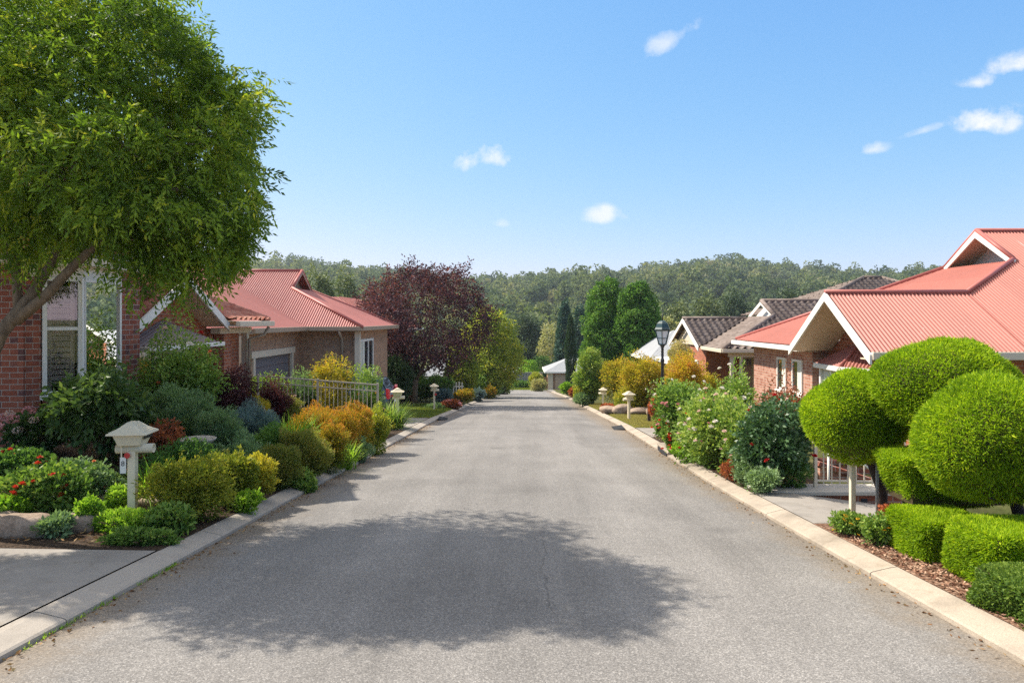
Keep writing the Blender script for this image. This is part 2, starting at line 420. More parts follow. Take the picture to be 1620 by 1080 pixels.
def m_roof(name, col, spots):
    t = NT(name); n = t.noise(0.9, 6, 0.65); n2 = t.noise(22, 4, 0.7)
    c = t.mix(t.ramp(n, [(0.35, 0.0), (0.7, 0.4)]), col, [q*0.78 + 0.03 for q in col])
    c = t.mix(1.0, c, t.ramp(n2, [(0.3, 0.86), (0.7, 1.08)]), 'MULTIPLY')
    sx = t.n('SeparateXYZ'); t.link(t.co(), sx.inputs[0]); wn = t.n('TexWhiteNoise', noise_dimensions='1D'); t.link(t.math('FLOOR', t.math('MULTIPLY', sx.outputs[0], 1.31)), wn.inputs['W'])
    c = t.mix(1.0, c, t.ramp(wn.outputs[0], [(0, 0.93), (1, 1.04)]), 'MULTIPLY')
    c = t.mix(t.ramp(t.noise(0.35, 7, 0.75), [(0.5, 0), (0.75, 0.35)]), c, [q*0.62 for q in col])
    v = t.n('TexVoronoi', {'Scale': 1.7, 'Vector': t.co()}); c = t.mix(t.ramp(v.outputs['Distance'], [(0.03, 0.7), (0.07, 0.0)]), c, spots)
    return t.done(t.pbr(c, 0.5, 0.4, n2, 0.06, 0.004))
M['roof_red'] = m_roof('red_steel_roof', (0.43, 0.142, 0.105), (0.5, 0.36, 0.3))
M['roof_pink'] = m_roof('faded_red_steel_roof', (0.44, 0.155, 0.128), (0.46, 0.33, 0.28))
M['roof_cap'] = m_roof('red_ridge_capping', (0.42, 0.12, 0.095), (0.3, 0.2, 0.17))
M['roof_lilac'] = m_roof('lilac_grey_steel_hood', (0.27, 0.205, 0.195), (0.34, 0.28, 0.27))
M['roof_grey'] = m_roof('pale_grey_steel_roof', (0.33, 0.34, 0.35), (0.42, 0.42, 0.41))
def m_tile(name, cols):
    t = NT(name); sn = t.n('VectorMath', operation='SNAP'); t.link(t.co(), sn.inputs[0]); sn.inputs[1].default_value = (0.30, 0.30, 0.16)
    w = t.n('TexWhiteNoise', noise_dimensions='3D'); t.link(sn.outputs[0], w.inputs['Vector'])
    c = t.ramp(w.outputs[0], [(i/(len(cols)-1), q) for i, q in enumerate(cols)])
    n = t.noise(9, 6, 0.7); c = t.mix(1.0, c, t.ramp(n, [(0.3, 0.7), (0.7, 1.15)]), 'MULTIPLY')
    c = t.mix(t.ramp(t.noise(3.2, 6, 0.75), [(0.58, 0), (0.72, 0.45)]), c, (0.16, 0.145, 0.12))
    return t.done(t.pbr(c, 0.75, 0.3, n, 0.3, 0.008))
M['tile_dark'] = m_tile('dark_concrete_tile', [(0.15, 0.112, 0.092), (0.20, 0.152, 0.126), (0.255, 0.20, 0.17)])
M['tile_red'] = m_tile('terracotta_tile', [(0.42, 0.13, 0.08), (0.52, 0.20, 0.13), (0.58, 0.28, 0.19)])
M['glass'] = m_glass('window_glass'); M['pane'] = m_glass('clear_window_glass', see=1)
M['shutter'] = m_paint('shutter_white', (0.88, 0.85, 0.80), amt=0.05, rough=0.4)
M['shutter_pink'] = m_paint('shutter_blush', (0.86, 0.60, 0.52), amt=0.05, rough=0.4)
M['curtain'] = m_paint('curtain_cloth', (0.62, 0.62, 0.52), amt=0.1, rough=0.9)
M['dark'] = m_simple('dark_interior', (0.02, 0.019, 0.018), 0.8)
M['garage'] = m_paint('garage_door_grey', (0.16, 0.15, 0.16), amt=0.1, rough=0.45)
M['garage_b'] = m_paint('garage_door_beige', (0.50, 0.36, 0.25), amt=0.1)
M['metal_fence'] = m_paint('fence_beige_metal', (0.50, 0.43, 0.34), amt=0.3, rough=0.4)
M['sheet_fence'] = m_paint('sheet_fence_grey', (0.36, 0.34, 0.31), amt=0.2)
M['timber'] = m_simple('weathered_timber', (0.33, 0.22, 0.14), 0.85, nscale=12, namt=0.35)
M['black_metal'] = m_simple('black_pole_paint', (0.022, 0.022, 0.024), 0.38, 0.5)
M['lamp_green'] = m_simple('dark_green_lamp_cap', (0.018, 0.05, 0.05), 0.3, 0.5)
M['lamp_glass'] = m_simple('frosted_lamp_glass', (0.72, 0.76, 0.78), 0.25, 0.5, namt=0.08)
M['grey_pipe'] = m_simple('grey_pipe', (0.30, 0.29, 0.27), 0.45, 0.5)
M['red'] = m_simple('red_plastic', (0.55, 0.035, 0.03), 0.4); M['tail'] = m_simple('tail_lamp_red', (0.60, 0.03, 0.04), 0.15, 0.6, namt=0.05)
M['ink'] = m_simple('black_ink', (0.03, 0.03, 0.035), 0.6)
M['car'] = m_simple('dark_blue_grey_car_paint', (0.05, 0.06, 0.075), 0.3, 0.5, metal=0.3, namt=0.04, bump=0.0, coat=0.6)
M['chrome'] = m_simple('silver_trim', (0.6, 0.6, 0.6), 0.25, metal=0.9); M['tyre'] = m_simple('tyre_rubber', (0.02, 0.02, 0.02), 0.85)
def m_stone(name, a, b, c):
    t = NT(name); n = t.noise(5, 8, 0.7); n2 = t.noise(40, 4, 0.7)
    q = t.ramp(n, [(0.3, a), (0.5, b), (0.72, c)]); q = t.mix(1.0, q, t.ramp(n2, [(0.3, 0.7), (0.7, 1.15)]), 'MULTIPLY')
    return t.done(t.pbr(q, 0.92, 0.2, n, 0.8, 0.05))
M['stone'] = m_stone('sandstone', (0.22, 0.165, 0.12), (0.35, 0.26, 0.19), (0.45, 0.36, 0.28))
M['bowl'] = m_stone('cast_stone_bowl', (0.36, 0.32, 0.26), (0.46, 0.41, 0.34), (0.55, 0.5, 0.42))
def m_bark(name, a, b):
    t = NT(name); mp = t.n('Mapping', {'Scale': (9, 9, 2.2)}); t.link(t.co(), mp.inputs[0])
    n = t.noise(2.0, 7, 0.7, mp.outputs[0])
    return t.done(t.pbr(t.ramp(n, [(0.3, a), (0.7, b)]), 0.9, 0.2, n, 0.8, 0.02))
M['bark'] = m_bark('brown_bark', (0.085, 0.06, 0.04), (0.24, 0.18, 0.12)); M['bark_dark'] = m_bark('dark_bark', (0.03, 0.022, 0.02), (0.09, 0.065, 0.055))
M['bark_pale'] = m_bark('pale_bark', (0.2, 0.17, 0.14), (0.42, 0.36, 0.3)); M['stem'] = m_bark('twig', (0.07, 0.06, 0.025), (0.15, 0.11, 0.06))
LF = {}
def lf(k, *a, **kw): LF[k] = m_leaf(k + '_leaf', *a, **kw)
lf('ash', [(0.018, 0.036, 0.006), (0.05, 0.085, 0.010), (0.10, 0.14, 0.014), (0.19, 0.19, 0.022)], 0.40)
lf('plum', [(0.009, 0.006, 0.010), (0.023, 0.012, 0.018), (0.050, 0.023, 0.030), (0.11, 0.05, 0.055)], 0.28, warm=1.4)
lf('yellowgreen', [(0.05, 0.075, 0.012), (0.095, 0.12, 0.018), (0.16, 0.165, 0.025), (0.25, 0.20, 0.03)], 0.4)
lf('pear', [(0.016, 0.04, 0.012), (0.035, 0.08, 0.016), (0.07, 0.125, 0.025), (0.11, 0.16, 0.035)], 0.32)
lf('cypress', [(0.012, 0.026, 0.012), (0.022, 0.042, 0.018), (0.04, 0.06, 0.022)], 0.12)
lf('bluecon', [(0.012, 0.03, 0.022), (0.022, 0.048, 0.034), (0.04, 0.07, 0.045)], 0.12)
lf('gum', [(0.030, 0.042, 0.020), (0.055, 0.070, 0.030), (0.09, 0.105, 0.045), (0.13, 0.135, 0.06)], 0.2)
lf('gumdark', [(0.020, 0.032, 0.018), (0.036, 0.052, 0.026), (0.06, 0.078, 0.038)], 0.18)
lf('wood', [(0.022, 0.035, 0.019), (0.041, 0.056, 0.028), (0.066, 0.081, 0.038), (0.094, 0.102, 0.05), (0.125, 0.115, 0.072)], 0.3, rough=.9, spec=.05)
lf('pale', [(0.10, 0.11, 0.04), (0.17, 0.165, 0.07), (0.24, 0.20, 0.11)], 0.25)
lf('topiary', [(0.032, 0.062, 0.004), (0.085, 0.14, 0.006), (0.155, 0.21, 0.008), (0.24, 0.27, 0.014)], 0.42)
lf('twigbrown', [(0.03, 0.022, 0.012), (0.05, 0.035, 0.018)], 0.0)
lf('box', [(0.025, 0.05, 0.010), (0.06, 0.095, 0.016), (0.13, 0.165, 0.03)], 0.3)
lf('goldgreen', [(0.040, 0.060, 0.010), (0.085, 0.105, 0.014), (0.15, 0.145, 0.018), (0.32, 0.22, 0.025)], 0.35)
lf('olive', [(0.035, 0.05, 0.012), (0.07, 0.085, 0.018), (0.12, 0.115, 0.025), (0.22, 0.13, 0.04)], 0.3)
lf('orange', [(0.032, 0.045, 0.007), (0.075, 0.08, 0.010), (0.16, 0.115, 0.013), (0.25, 0.095, 0.02)], 0.35)
lf('nandina', [(0.06, 0.07, 0.008), (0.13, 0.12, 0.012), (0.23, 0.17, 0.018), (0.26, 0.11, 0.035)], 0.38)
lf('rosegreen', [(0.025, 0.05, 0.012), (0.05, 0.09, 0.018), (0.10, 0.15, 0.03), (0.18, 0.20, 0.05)], 0.3, rough=0.5)
lf('roseglossy', [(0.015, 0.034, 0.014), (0.028, 0.058, 0.022), (0.055, 0.09, 0.035)], 0.18, rough=0.4, spec=0.35)
lf('camellia', [(0.012, 0.026, 0.009), (0.026, 0.048, 0.014), (0.05, 0.078, 0.02), (0.075, 0.10, 0.03)], 0.25, rough=0.5, spec=0.2)
lf('green', [(0.02, 0.045, 0.012), (0.04, 0.08, 0.018), (0.075, 0.13, 0.03)], 0.3)
lf('greygreen', [(0.045, 0.075, 0.035), (0.08, 0.12, 0.055), (0.13, 0.18, 0.085)], 0.25)
lf('lavender', [(0.035, 0.06, 0.06), (0.065, 0.095, 0.095), (0.11, 0.145, 0.14)], 0.15)
lf('bright', [(0.04, 0.085, 0.008), (0.075, 0.14, 0.012), (0.14, 0.21, 0.025), (0.22, 0.27, 0.05)], 0.4)
lf('maple', [(0.012, 0.006, 0.008), (0.026, 0.010, 0.013), (0.055, 0.018, 0.022)], 0.25, warm=1.2)
lf('redleaf', [(0.05, 0.03, 0.015), (0.13, 0.04, 0.02), (0.24, 0.07, 0.03)], 0.3)
lf('drygrass', [(0.09, 0.085, 0.025), (0.15, 0.13, 0.045), (0.20, 0.17, 0.07)], 0.3)
lf('grass', [(0.04, 0.065, 0.01), (0.075, 0.10, 0.016), (0.13, 0.13, 0.03)], 0.3)
PET = {}
for k, c in dict(red=(0.50, 0.02, 0.02), orange=(0.80, 0.26, 0.10), white=(0.82, 0.76, 0.66), pink=(0.72, 0.33, 0.33), blush=(0.80, 0.58, 0.48), yellow=(0.80, 0.47, 0.03), lilac=(0.42, 0.28, 0.5), scarlet=(0.62, 0.06, 0.025)).items():
    t = NT(k + '_petal'); cc = t.mix(1.0, c, t.ramp(t.noise(40, 3), [(0.3, 0.75), (0.7, 1.1)]), 'MULTIPLY')
    p = t.pbr(cc, 0.6, 0.2); tr = t.n('BsdfTranslucent', {'Color': cc}); mx = t.n('MixShader', {0: 0.3})
    t.link(p.outputs[0], mx.inputs[1]); t.link(tr.outputs[0], mx.inputs[2]); PET[k] = t.done(mx)
# ================================================================ ground, road, kerbs, drives
def structure(o): o['kind'] = 'structure'; return o
xs = np.concatenate([np.arange(-60, -16, 2.0), np.arange(-16, 16.01, 0.25), np.arange(18, 61, 2.0)])
ys = np.concatenate([np.arange(-25, 40, 0.4), np.arange(40, 160, 2.0)])
X, Y = np.meshgrid(xs, ys); Z = gz(X, Y) - .02
_l, _r = edge(LEFT, Y) - KW, edge(RIGHT, Y) + KW
Z = np.where((X > _l - .26) & (X < _r + .26), rz(Y) - .06, Z)
structure(grid_mesh('ground', X, Y, Z, M['ground']))
# far ground and wooded hill: skyline given as elevation over bearing
SKY = np.array([(-700, 440), (0, 436), (300, 436), (420, 434), (480, 434), (560, 441), (620, 447), (680, 458), (740, 466), (800, 463), (850, 456), (900, 451), (960, 449), (1030, 442), (1100, 437), (1160, 433), (1230, 441), (1300, 444), (1360, 448), (1400, 452), (1450, 447), (1620, 455), (2400, 455)], float)
def hillz(x, y):
    u = x / np.maximum(y, 1) * F + U0
    top = (V0 - np.interp(u, SKY[:, 0], SKY[:, 1])) / F * 600
    t_ = np.clip((y - 140)/460, 0, 1)
    return -9.0 + (top + 9.0) * (t_*sstep(-.1, .25, t_)) - np.clip(y - 640, 0, 400) * 0.05 + 2.2*np.sin(x*0.03)*np.sin(y*0.021)*sstep(150, 250, y)*(1 - sstep(520, 600, y))
uu = np.linspace(-0.85, 0.85, 90); yy = np.concatenate([np.linspace(118, 640, 70), [720, 900]])
UU, YY = np.meshgrid(uu, yy); XX = UU*YY
ZZ = hillz(XX, YY); ZZ = np.where(YY < 160, ZZ*sstep(118, 160, YY) + (gz(XX, YY) - 0.3)*(1 - sstep(118, 160, YY)), ZZ)
structure(grid_mesh('hill', XX, YY, ZZ, M['ground']))
ry = np.concatenate([np.arange(-14, 40, 0.5), np.arange(40, 74.5, 1.0)])
T = np.linspace(0, 1, 13); a, b = edge(LEFT, ry), edge(RIGHT, ry)
X = a[:, None] + (b - a)[:, None]*T; Y = np.repeat(ry[:, None], 13, 1); Z = np.repeat(rz(ry)[:, None], 13, 1) + 0.015*(1 - (2*T - 1)**2)
structure(grid_mesh('road', X, Y, Z, M['asphalt']))
mb = MB(); mb.add([(-1.3, 73.9, 0), (3.0, 73.9, 0), (5.4, 75, 0), (5.4, 73, 0)], []) 
mb = MB(); q = [(3.0, 66), (3.0, 73.6), (3.3, 75.2), (5.6, 75.2), (5.6, 71.5), (3.9, 67.5)]
mb.poly([(x, y, rz(y) + 0.03) for x, y in q]); structure(mb.build('garage_drive', M['drive']))
def kerb_run(name, tab, sgn, y0, y1, gaps=()):
    """rolled kerb laid in slabs with joints; dips flat at a driveway crossing"""
    mb = MB(); y = y0
    while y < y1:
        ln = min(2.42, y1 - y); ya, yb = y + 0.006, y + ln - 0.006
        m = 5 if y < 30 else 2
        rows = []
        for k in range(m):
            q = ya + (yb - ya)*k/(m-1); e = float(edge(tab, q)); z = float(rz(q)); h = KH
            for c0, c1, hh in gaps:
                if c0 - .5 < q < c1 + .5: h = hh + (KH - hh)*float(1 - sstep(c0 - .5, c0, q)*(1 - sstep(c1, c1 + .5, q)))
            rows.append([(e, q, z - 0.06), (e + sgn*0.004, q, z + min(0.03, h*.5)), (e + sgn*0.022, q, z + min(0.042, h*.62)), (e + sgn*(KW - 0.07), q, z + h - 0.006), (e + sgn*(KW - 0.02), q, z + h), (e + sgn*KW, q, z + h - 0.008), (e + sgn*KW, q, z - 0.1)])
        n = 7; vs = [p for r_ in rows for p in r_]
        fs = [(i*n+j, i*n+j+1, (i+1)*n+j+1, (i+1)*n+j) for i in range(m-1) for j in range(n-1)] + [tuple(range(n)), tuple(range((m-1)*n, m*n))[::-1]]
        mb.add(vs, fs); y += ln
    return structure(mb.build(name, M['kerb' if sgn > 0 else 'kerb_shaded']))
kerb_run('kerb', LEFT, -1, -12.3, 73.5, [(-9, 6.2, 0.088), (19.6, 25.5, 0.088)])
kerb_run('kerb', RIGHT, 1, -11.2, 66, [(7.1, 9.2, 0.088), (17.6, 20.6, 0.088)])
def sheet(name, x0, x1, y0, y1, mat, dz=0.004, nx=14, ny=14, zf=None, left=None, right=None):
    yv = np.linspace(y0, y1, ny); Tt = np.linspace(0, 1, nx)
    A = edge(left, yv)*1.0 if left is not None else np.full(ny, float(x0)); B = edge(right, yv)*1.0 if right is not None else np.full(ny, float(x1))
    if left is not None: A = A + x0
    if right is not None: B = B + x1
    X = A[:, None] + (B - A)[:, None]*Tt; Y = np.repeat(yv[:, None], nx, 1)
    Z = (gz(X, Y) if zf is None else zf(X, Y)) + dz
    return structure(grid_mesh(name, X, Y, Z, mat))
sheet('driveway', -13, -KW - 0.005, -9, 6.25, M['drive'], right=LEFT, nx=30, ny=30)
sheet('driveway', KW - 0.006, 9.5, 7.4, 9.35, M['drive'], left=RIGHT, nx=24, ny=10)
sheet('driveway', -7.7, -KW - 0.012, 19.8, 25.2, M['drive'], right=LEFT, nx=24, ny=20)
sheet('driveway', KW + 0.012, 9.0, 17.6, 20.6, M['drive'], left=RIGHT, nx=24, ny=12)
sheet('bark_mulch', KW - 0.025, 9.0, 0.5, 7.38, M['mulch'], left=RIGHT, nx=30, ny=40, dz=0.006)
sheet('garden_bed', KW - 0.025, 4.6, 9.5, 17.5, M['soil'], left=RIGHT, nx=20, ny=40, dz=0.006)
sheet('garden_bed', -7.2, -KW + 0.025, 6.252, 19.6, M['soil'], right=LEFT, nx=50, ny=70, dz=0.006)
sheet('lawn', KW - 0.02, 8.0, 20.7, 27.0, M['lawn'], left=RIGHT, nx=16, ny=20)
sheet('lawn', KW - 0.02, 5.0, 31.0, 37.0, M['lawn'], left=RIGHT, nx=16, ny=20)
sheet('lawn', -6.6, -KW + 0.02, 25.4, 36.0, M['lawn'], right=LEFT, nx=20, ny=30)
sheet('lawn', -4.5, 3.2, 74.2, 85.5, M['lawn'], nx=16, ny=16)
sheet('garden_path', -12, -7.45, 8.2, 9.2, M['path'], nx=12, ny=8, dz=0.05)
# ================================================================ building helpers
def rails(mb, pts, w, h): 
    for a_, b_ in zip(pts[:-1], pts[1:]): mb.bar(a_, b_, w, h)
    return mb
def part(name, mb, mat, par, **k): return mb.build(name, M[mat] if isinstance(mat, str) else mat, par, **k)
def gutter(par, pts, mat='cream', h=0.13, fascia=True):
    """ogee-like eaves gutter with a fascia board behind"""
    for a_, b_ in zip(pts[:-1], pts[1:]):
        part('gutter', MB().bar(Vector(a_) - Vector((0, 0, 0.03)), Vector(b_) - Vector((0, 0, 0.03)), 0.11, h, ), mat, par, bev=0.012)
def window_x(par, x, sgn, y0, y1, z0, z1, frame='white', w=0.06, mull=(), glass='glass', curtain=None, sill=True):
    """window on a wall that faces +x or -x (sgn)"""
    mb = MB(); d = 0.045*sgn
    X0, X1 = sorted((x - 0.02*sgn, x + d))
    for (a_, b_, c_, e_) in ((y0, y0 + w, z0, z1), (y1 - w, y1, z0, z1), (y0 + w, y1 - w, z0, z0 + w), (y0 + w, y1 - w, z1 - w, z1)): mb.box(X0, X1, a_, b_, c_, e_)
    for m_ in mull: mb.box(X0, X1, m_ - w/2, m_ + w/2, z0 + w, z1 - w)
    f = part('window', mb, frame, par)
    part('pane', MB().box(min(x, x + 0.015*sgn), max(x, x + 0.015*sgn), y0 + w, y1 - w, z0 + w, z1 - w), glass, f)
    if curtain: part('curtain', MB().box(min(x + .016*sgn, x + .02*sgn), max(x + .016*sgn, x + .02*sgn), y0 + w, y0 + w + (y1-y0)*.42, z0 + w, z1 - w), curtain, f)
    if sill: part('sill', MB().box(min(x, x + 0.09*sgn), max(x, x + 0.09*sgn), y0 - .04, y1 + .04, z0 - .07, z0 - 0.002), frame, f)
    return f
def window_y(par, y, x0, x1, z0, z1, frame='white', w=0.06, mull=(), glass='glass', sill=True, bars=()):
    """window on a wall that faces the camera side (-y)"""
    mb = MB(); mb.ring(x0, x1, z0, z1, w, y - 0.045, y + 0.02)
    for m_ in mull: mb.box(m_ - w/2, m_ + w/2, y - 0.045, y + 0.02, z0 + w, z1 - w)
    f = part('window', mb, frame, par)
    part('pane', MB().box(x0 + w, x1 - w, y - 0.015, y, z0 + w, z1 - w), glass, f)
    if bars:
        b_ = MB()
        for q in np.linspace(x0 + w, x1 - w, bars + 2)[1:-1]: b_.box(q - .012, q + .012, y - .03, y - .017, z0 + w, z1 - w)
        part('window_bars', b_, frame, f)
    if sill: part('sill', MB().box(x0 - .04, x1 + .04, y - 0.09, y, z0 - .07, z0 - 0.002), frame, f)
    return f
def barge(par, pts, mat='white', h=0.2, t=0.045, xdir=-1):
    """barge boards that follow a gable rake lying in a plane x = const"""
    for a_, b_ in zip(pts[:-1], pts[1:]):
        a_, b_ = Vector(a_), Vector(b_)
        d = Vector((xdir*t, 0, 0)); dn = Vector((0, 0, -h))
        part('barge_board', MB().prism([a_, b_, b_ + dn, a_ + dn], d), mat, par)
def cap(par, pts, mat='roof_cap', r=0.055):
    mb = MB()
    for a_, b_ in zip(pts[:-1], pts[1:]): mb.tube([a_, b_], r, 8)
    part('ridge_cap', mb, mat, par, smooth=True)
def plane(p, s):  # z on a plane through point p with gradient s=(sx, sy)
    return lambda x, y: p[2] + s[0]*(x - p[0]) + s[1]*(y - p[1])
def pz(f, pts): return [(x, y, f(x, y)) for x, y in pts]
def soffit(par, pts, mat='soffit', t=0.03):
    part('soffit', MB().prism(pts, (0, 0, -t)), mat, par)
# ================================================================ left: nearest brick house with the bay window
h = thing('brick_house', 'red brick house wall with shuttered white bay window behind the leaning tree trunk', 'house', (-7, 10.5, -0.8))
zb, zt = -1.1, 2.48
part('wall', MB().prism([(-15, 10.0, zb), (-7.26, 10.0, zb), (-7.26, 10.6, zb), (-15, 10.6, zb)], (0, 0, zt - zb)), 'brick_red', h)
part('wall', MB().prism([(-7.259, 10.02, zb), (-7.10, 10.13, zb), (-7.22, 10.55, zb), (-7.259, 10.55, zb)], (0, 0, zt - zb)), 'brick_red', h)
part('wall', MB().prism([(-7.12, 11.5, zb), (-6.72, 11.5, zb), (-6.72, 11.96, zb), (-7.12, 11.96, zb)], (0, 0, zt - zb)), 'brick_red', h)
part('wall', MB().prism([(-15, 11.96, zb), (-6.722, 11.96, zb), (-6.722, 12.1, zb), (-15, 12.1, zb)], (0, 0, zt - zb)), 'brick_red', h)
sz = 0.57
A0, A1, B1 = Vector((-7.08, 10.14, 0)), Vector((-6.72, 10.5, 0)), Vector((-6.72, 11.5, 0))
part('wall', MB().prism([A0, A1, B1, B1 + Vector((-.3, 0, 0)), A1 + Vector((-.35, .15, 0)), A0 + Vector((-.2, .35, 0))], (0, 0, sz - zb)).xf(lambda p: p + Vector((0, 0, zb))), 'brick_red', h)
def bay_sash(p0, p1, z0, z1, split, name_sh):
    d = (p1 - p0); L_ = d.length; d.normalize(); n_ = Vector((d.y, -d.x, 0))
    def loc(p): return p0 + d*p.x + n_*p.y + Vector((0, 0, p.z))
    w = 0.055; mb = MB().ring(0, L_, z0, z1, w, -0.05, 0.03)
    if split: mb.box(w, L_ - w, -0.03, 0.02, split - .025, split + .025)
    f = part('window', mb.xf(loc), 'white', h)
    if split:
        part('pane', MB().box(w, L_ - w, -0.008, 0.0, z0 + w, split - .025).xf(loc), 'pane', f); part('pane', MB().box(w, L_ - w, -0.008, 0.0, split + .025, z1 - w).xf(loc), 'pane', f)
    else: part('pane', MB().box(w, L_ - w, -0.008, 0.0, z0 + w, z1 - w).xf(loc), 'pane', f)
    part('sill', MB().box(-.03, L_ + .03, -.05, .09, z0 - .06, z0 - .002).xf(loc), 'white', f)
    sb = MB(); a_, b_ = w + .02, L_ - w - .02; st = 0.06
    for x_ in ([a_, b_ - st] if L_ < .8 else [a_, (a_ + b_)/2 - st*.7, b_ - st]): sb.box(x_, x_ + st*(1.4 if L_ > .8 and x_ > a_ and x_ < b_ - st else 1), -0.13, -0.10, z0 + w, z1 - w)
    if split: sb.box(a_ + st, b_ - st, -.13, -.10, split - .05, split + .05)
    zz = z0 + w + .1
    while zz < z1 - w - .08:
        s2 = MB().box(a_ + st, b_ - st, -.004, .004, -.04, .04)
        s2.xf(lambda p: Vector((p.x, -0.115 + p.y*math.cos(.6) - p.z*math.sin(.6), zz + p.y*math.sin(.6) + p.z*math.cos(.6))))
        sb.add(s2.v, s2.f); zz += 0.085
    part('shutter', sb.xf(loc), name_sh, f)
    return f
bay_sash(A0, A1, sz, 2.33, 1.56, 'shutter_pink'); bay_sash(A1, B1, sz, 2.33, None, 'shutter')
part('corner_post', MB().box(-6.76, -6.69, 10.46, 10.54, sz, 2.33), 'white', h)
part('room', MB().prism([(-8.4, 10.65, 0.5), (-7.5, 10.65, 0.5), (-7.5, 11.9, 0.5), (-8.4, 11.9, 0.5)], (0, 0, 1.9)), 'dark', h)
part('lintel', MB().prism([(-7.2, 10.05, 2.332), (-6.69, 10.5, 2.332), (-6.69, 11.5, 2.332), (-7.2, 11.5, 2.332)], (0, 0, .16)), 'white', h)
gutter(h, [(-7.35, 9.86, 2.6), (-6.58, 10.42, 2.6), (-6.58, 12.1, 2.6)], 'cream'); gutter(h, [(-15, 9.6, 2.6), (-7.2, 9.6, 2.6)], 'cream')
soffit(h, [(-15, 9.55, 2.52), (-7.2, 9.55, 2.52), (-6.58, 10.4, 2.52), (-6.58, 12.1, 2.52), (-15, 12.1, 2.52)])
roof_sheet('bay_roof', [[(-7.3, 9.85, 2.66), (-6.56, 10.42, 2.66), (-7.6, 10.9, 3.05)], [(-6.56, 10.42, 2.66), (-6.56, 12.1, 2.66), (-7.6, 11.9, 3.05), (-7.6, 10.9, 3.05)]], M['roof_grey'], h)
yr, zr_ = 11.2, 4.3; fn = plane((-9, 9.5, 2.64), (0, (zr_ - 2.64)/(yr - 9.5))); fb = plane((-9, yr, zr_), (0, -.52)); xe = -6.62
roof_sheet('roof', [pz(fn, [(-16, 9.5), (xe, 9.5), (xe, yr), (-16, yr)]), pz(fb, [(-16, yr), (xe, yr), (xe, 13.6), (-16, 13.6)])], M['tile_red'], h, 'tile')
part('gable_wall', MB().prism([(-6.9, 9.75, 2.64), (-6.9, 12.09, 2.64), (-6.9, 13.35, 3.06), (-6.9, yr, zr_ - .1)], (-.15, 0, 0)), 'brick_red', h)
barge(h, [(xe, 9.45, 2.62), (xe, yr, zr_ + .03), (xe, 13.65, fb(0, 13.65))], 'white', .18, xdir=1); cap(h, [(xe, yr, zr_ + .05), (-16, yr, zr_ + .05)], 'tile_red', .09)
soffit(h, [(-16, 12.1, 3.0), (xe - .05, 12.1, 3.0), (xe - .05, 13.55, 3.0), (-16, 13.55, 3.0)])
# ================================================================ left: second house with the tiled gable porch
h = thing('brick_house', 'orange brick house with terracotta tiled gable porch behind the tall rose', 'house', (-7.2, 14.5, -1.2))
zb = -1.7
part('wall', MB().box(-16, -7.30, 12.12, 15.95, zb, 1.55), 'brick_orange', h); part('wall', MB().box(-16, -7.22, 15.952, 17.6, zb, 1.45), 'brick_orange', h)
part('gable_wall', MB().prism([(-7.3, 12.14, 1.552), (-7.3, 15.8, 1.552), (-7.3, 13.97, 2.42)], (-0.2, 0, 0)), 'brick_orange', h)
gs = 0.93/1.84; gn = plane((-7, 12.13, 1.62), (0, gs)); gf = plane((-7, 15.81, 1.62), (0, -gs))
roof_sheet('porch_roof', [pz(gn, [(-9.2, 12.13), (-6.8, 12.13), (-6.8, 13.97), (-9.2, 13.97)]), pz(gf, [(-9.2, 13.97), (-6.8, 13.97), (-6.8, 15.81), (-9.2, 15.81)])], M['tile_red'], h, 'tile')
barge(h, [(-6.78, 12.05, 1.62), (-6.78, 13.97, 2.6), (-6.78, 15.89, 1.62)], 'white', 0.19, xdir=1)
for q in (1, -1):
    a_, b_ = (13.97 - q*1.84), 13.97
    soffit(h, [(-7.3, a_, 1.56), (-6.79, a_, 1.56), (-6.79, b_, 2.48), (-7.3, b_, 2.48)])
cap(h, [(-6.76, 13.97, 2.61), (-9.2, 13.97, 2.61)], 'tile_red', .08)
mr = plane((-6.6, 16, 1.65), (-0.5, 0)); mh = plane((-8, 18, 1.65), (0, -0.5)); mn = plane((-9, 11.9, 1.65), (0, 0.5))
roof_sheet('roof', [pz(mr, [(-6.6, 15.8), (-6.6, 18.0), (-9.65, 14.95), (-8.5, 13.8), (-8.2, 13.97)]), pz(mh, [(-6.6, 18), (-17, 18), (-17, 14.95), (-9.65, 14.95)]), pz(mn, [(-17, 12.2), (-7.6, 12.2), (-9.65, 14.95), (-17, 14.95)])], M['tile_red'], h, 'tile')
cap(h, [(-6.6, 18.02, 1.68), (-9.65, 14.95, 3.2), (-17, 14.95, 3.2)], 'tile_red', .09)
gutter(h, [(-6.52, 15.85, 1.62), (-6.52, 18.08, 1.62), (-12, 18.08, 1.62)], 'cream'); soffit(h, [(-7.3, 15.8, 1.56), (-6.58, 15.8, 1.56), (-6.58, 18.0, 1.56), (-12, 18, 1.56), (-12, 17.5, 1.56), (-7.3, 17.5, 1.56)])
part('beam', MB().box(-7.18, -6.95, 15.9, 17.75, 1.36, 1.5), 'cream', h)
part('column', MB().box(-7.17, -7.02, 17.62, 17.77, zb, 1.36), 'cream', h, bev=.01); part('downpipe', MB().tube([(-6.58, 17.95, 1.5), (-6.66, 17.85, 1.3), (-6.95, 17.6, 1.2), (-6.97, 17.55, -1.6)], .04, 8), 'tan', h, smooth=True)
part('brick_pier', MB().box(-7.2, -6.96, 16.1, 16.5, zb, 1.355), 'brick_orange', h)
f = window_x(h, -7.3, 1, 12.9, 15.2, -0.1, 1.15, 'white', mull=(13.6, 14.45), sill=True)
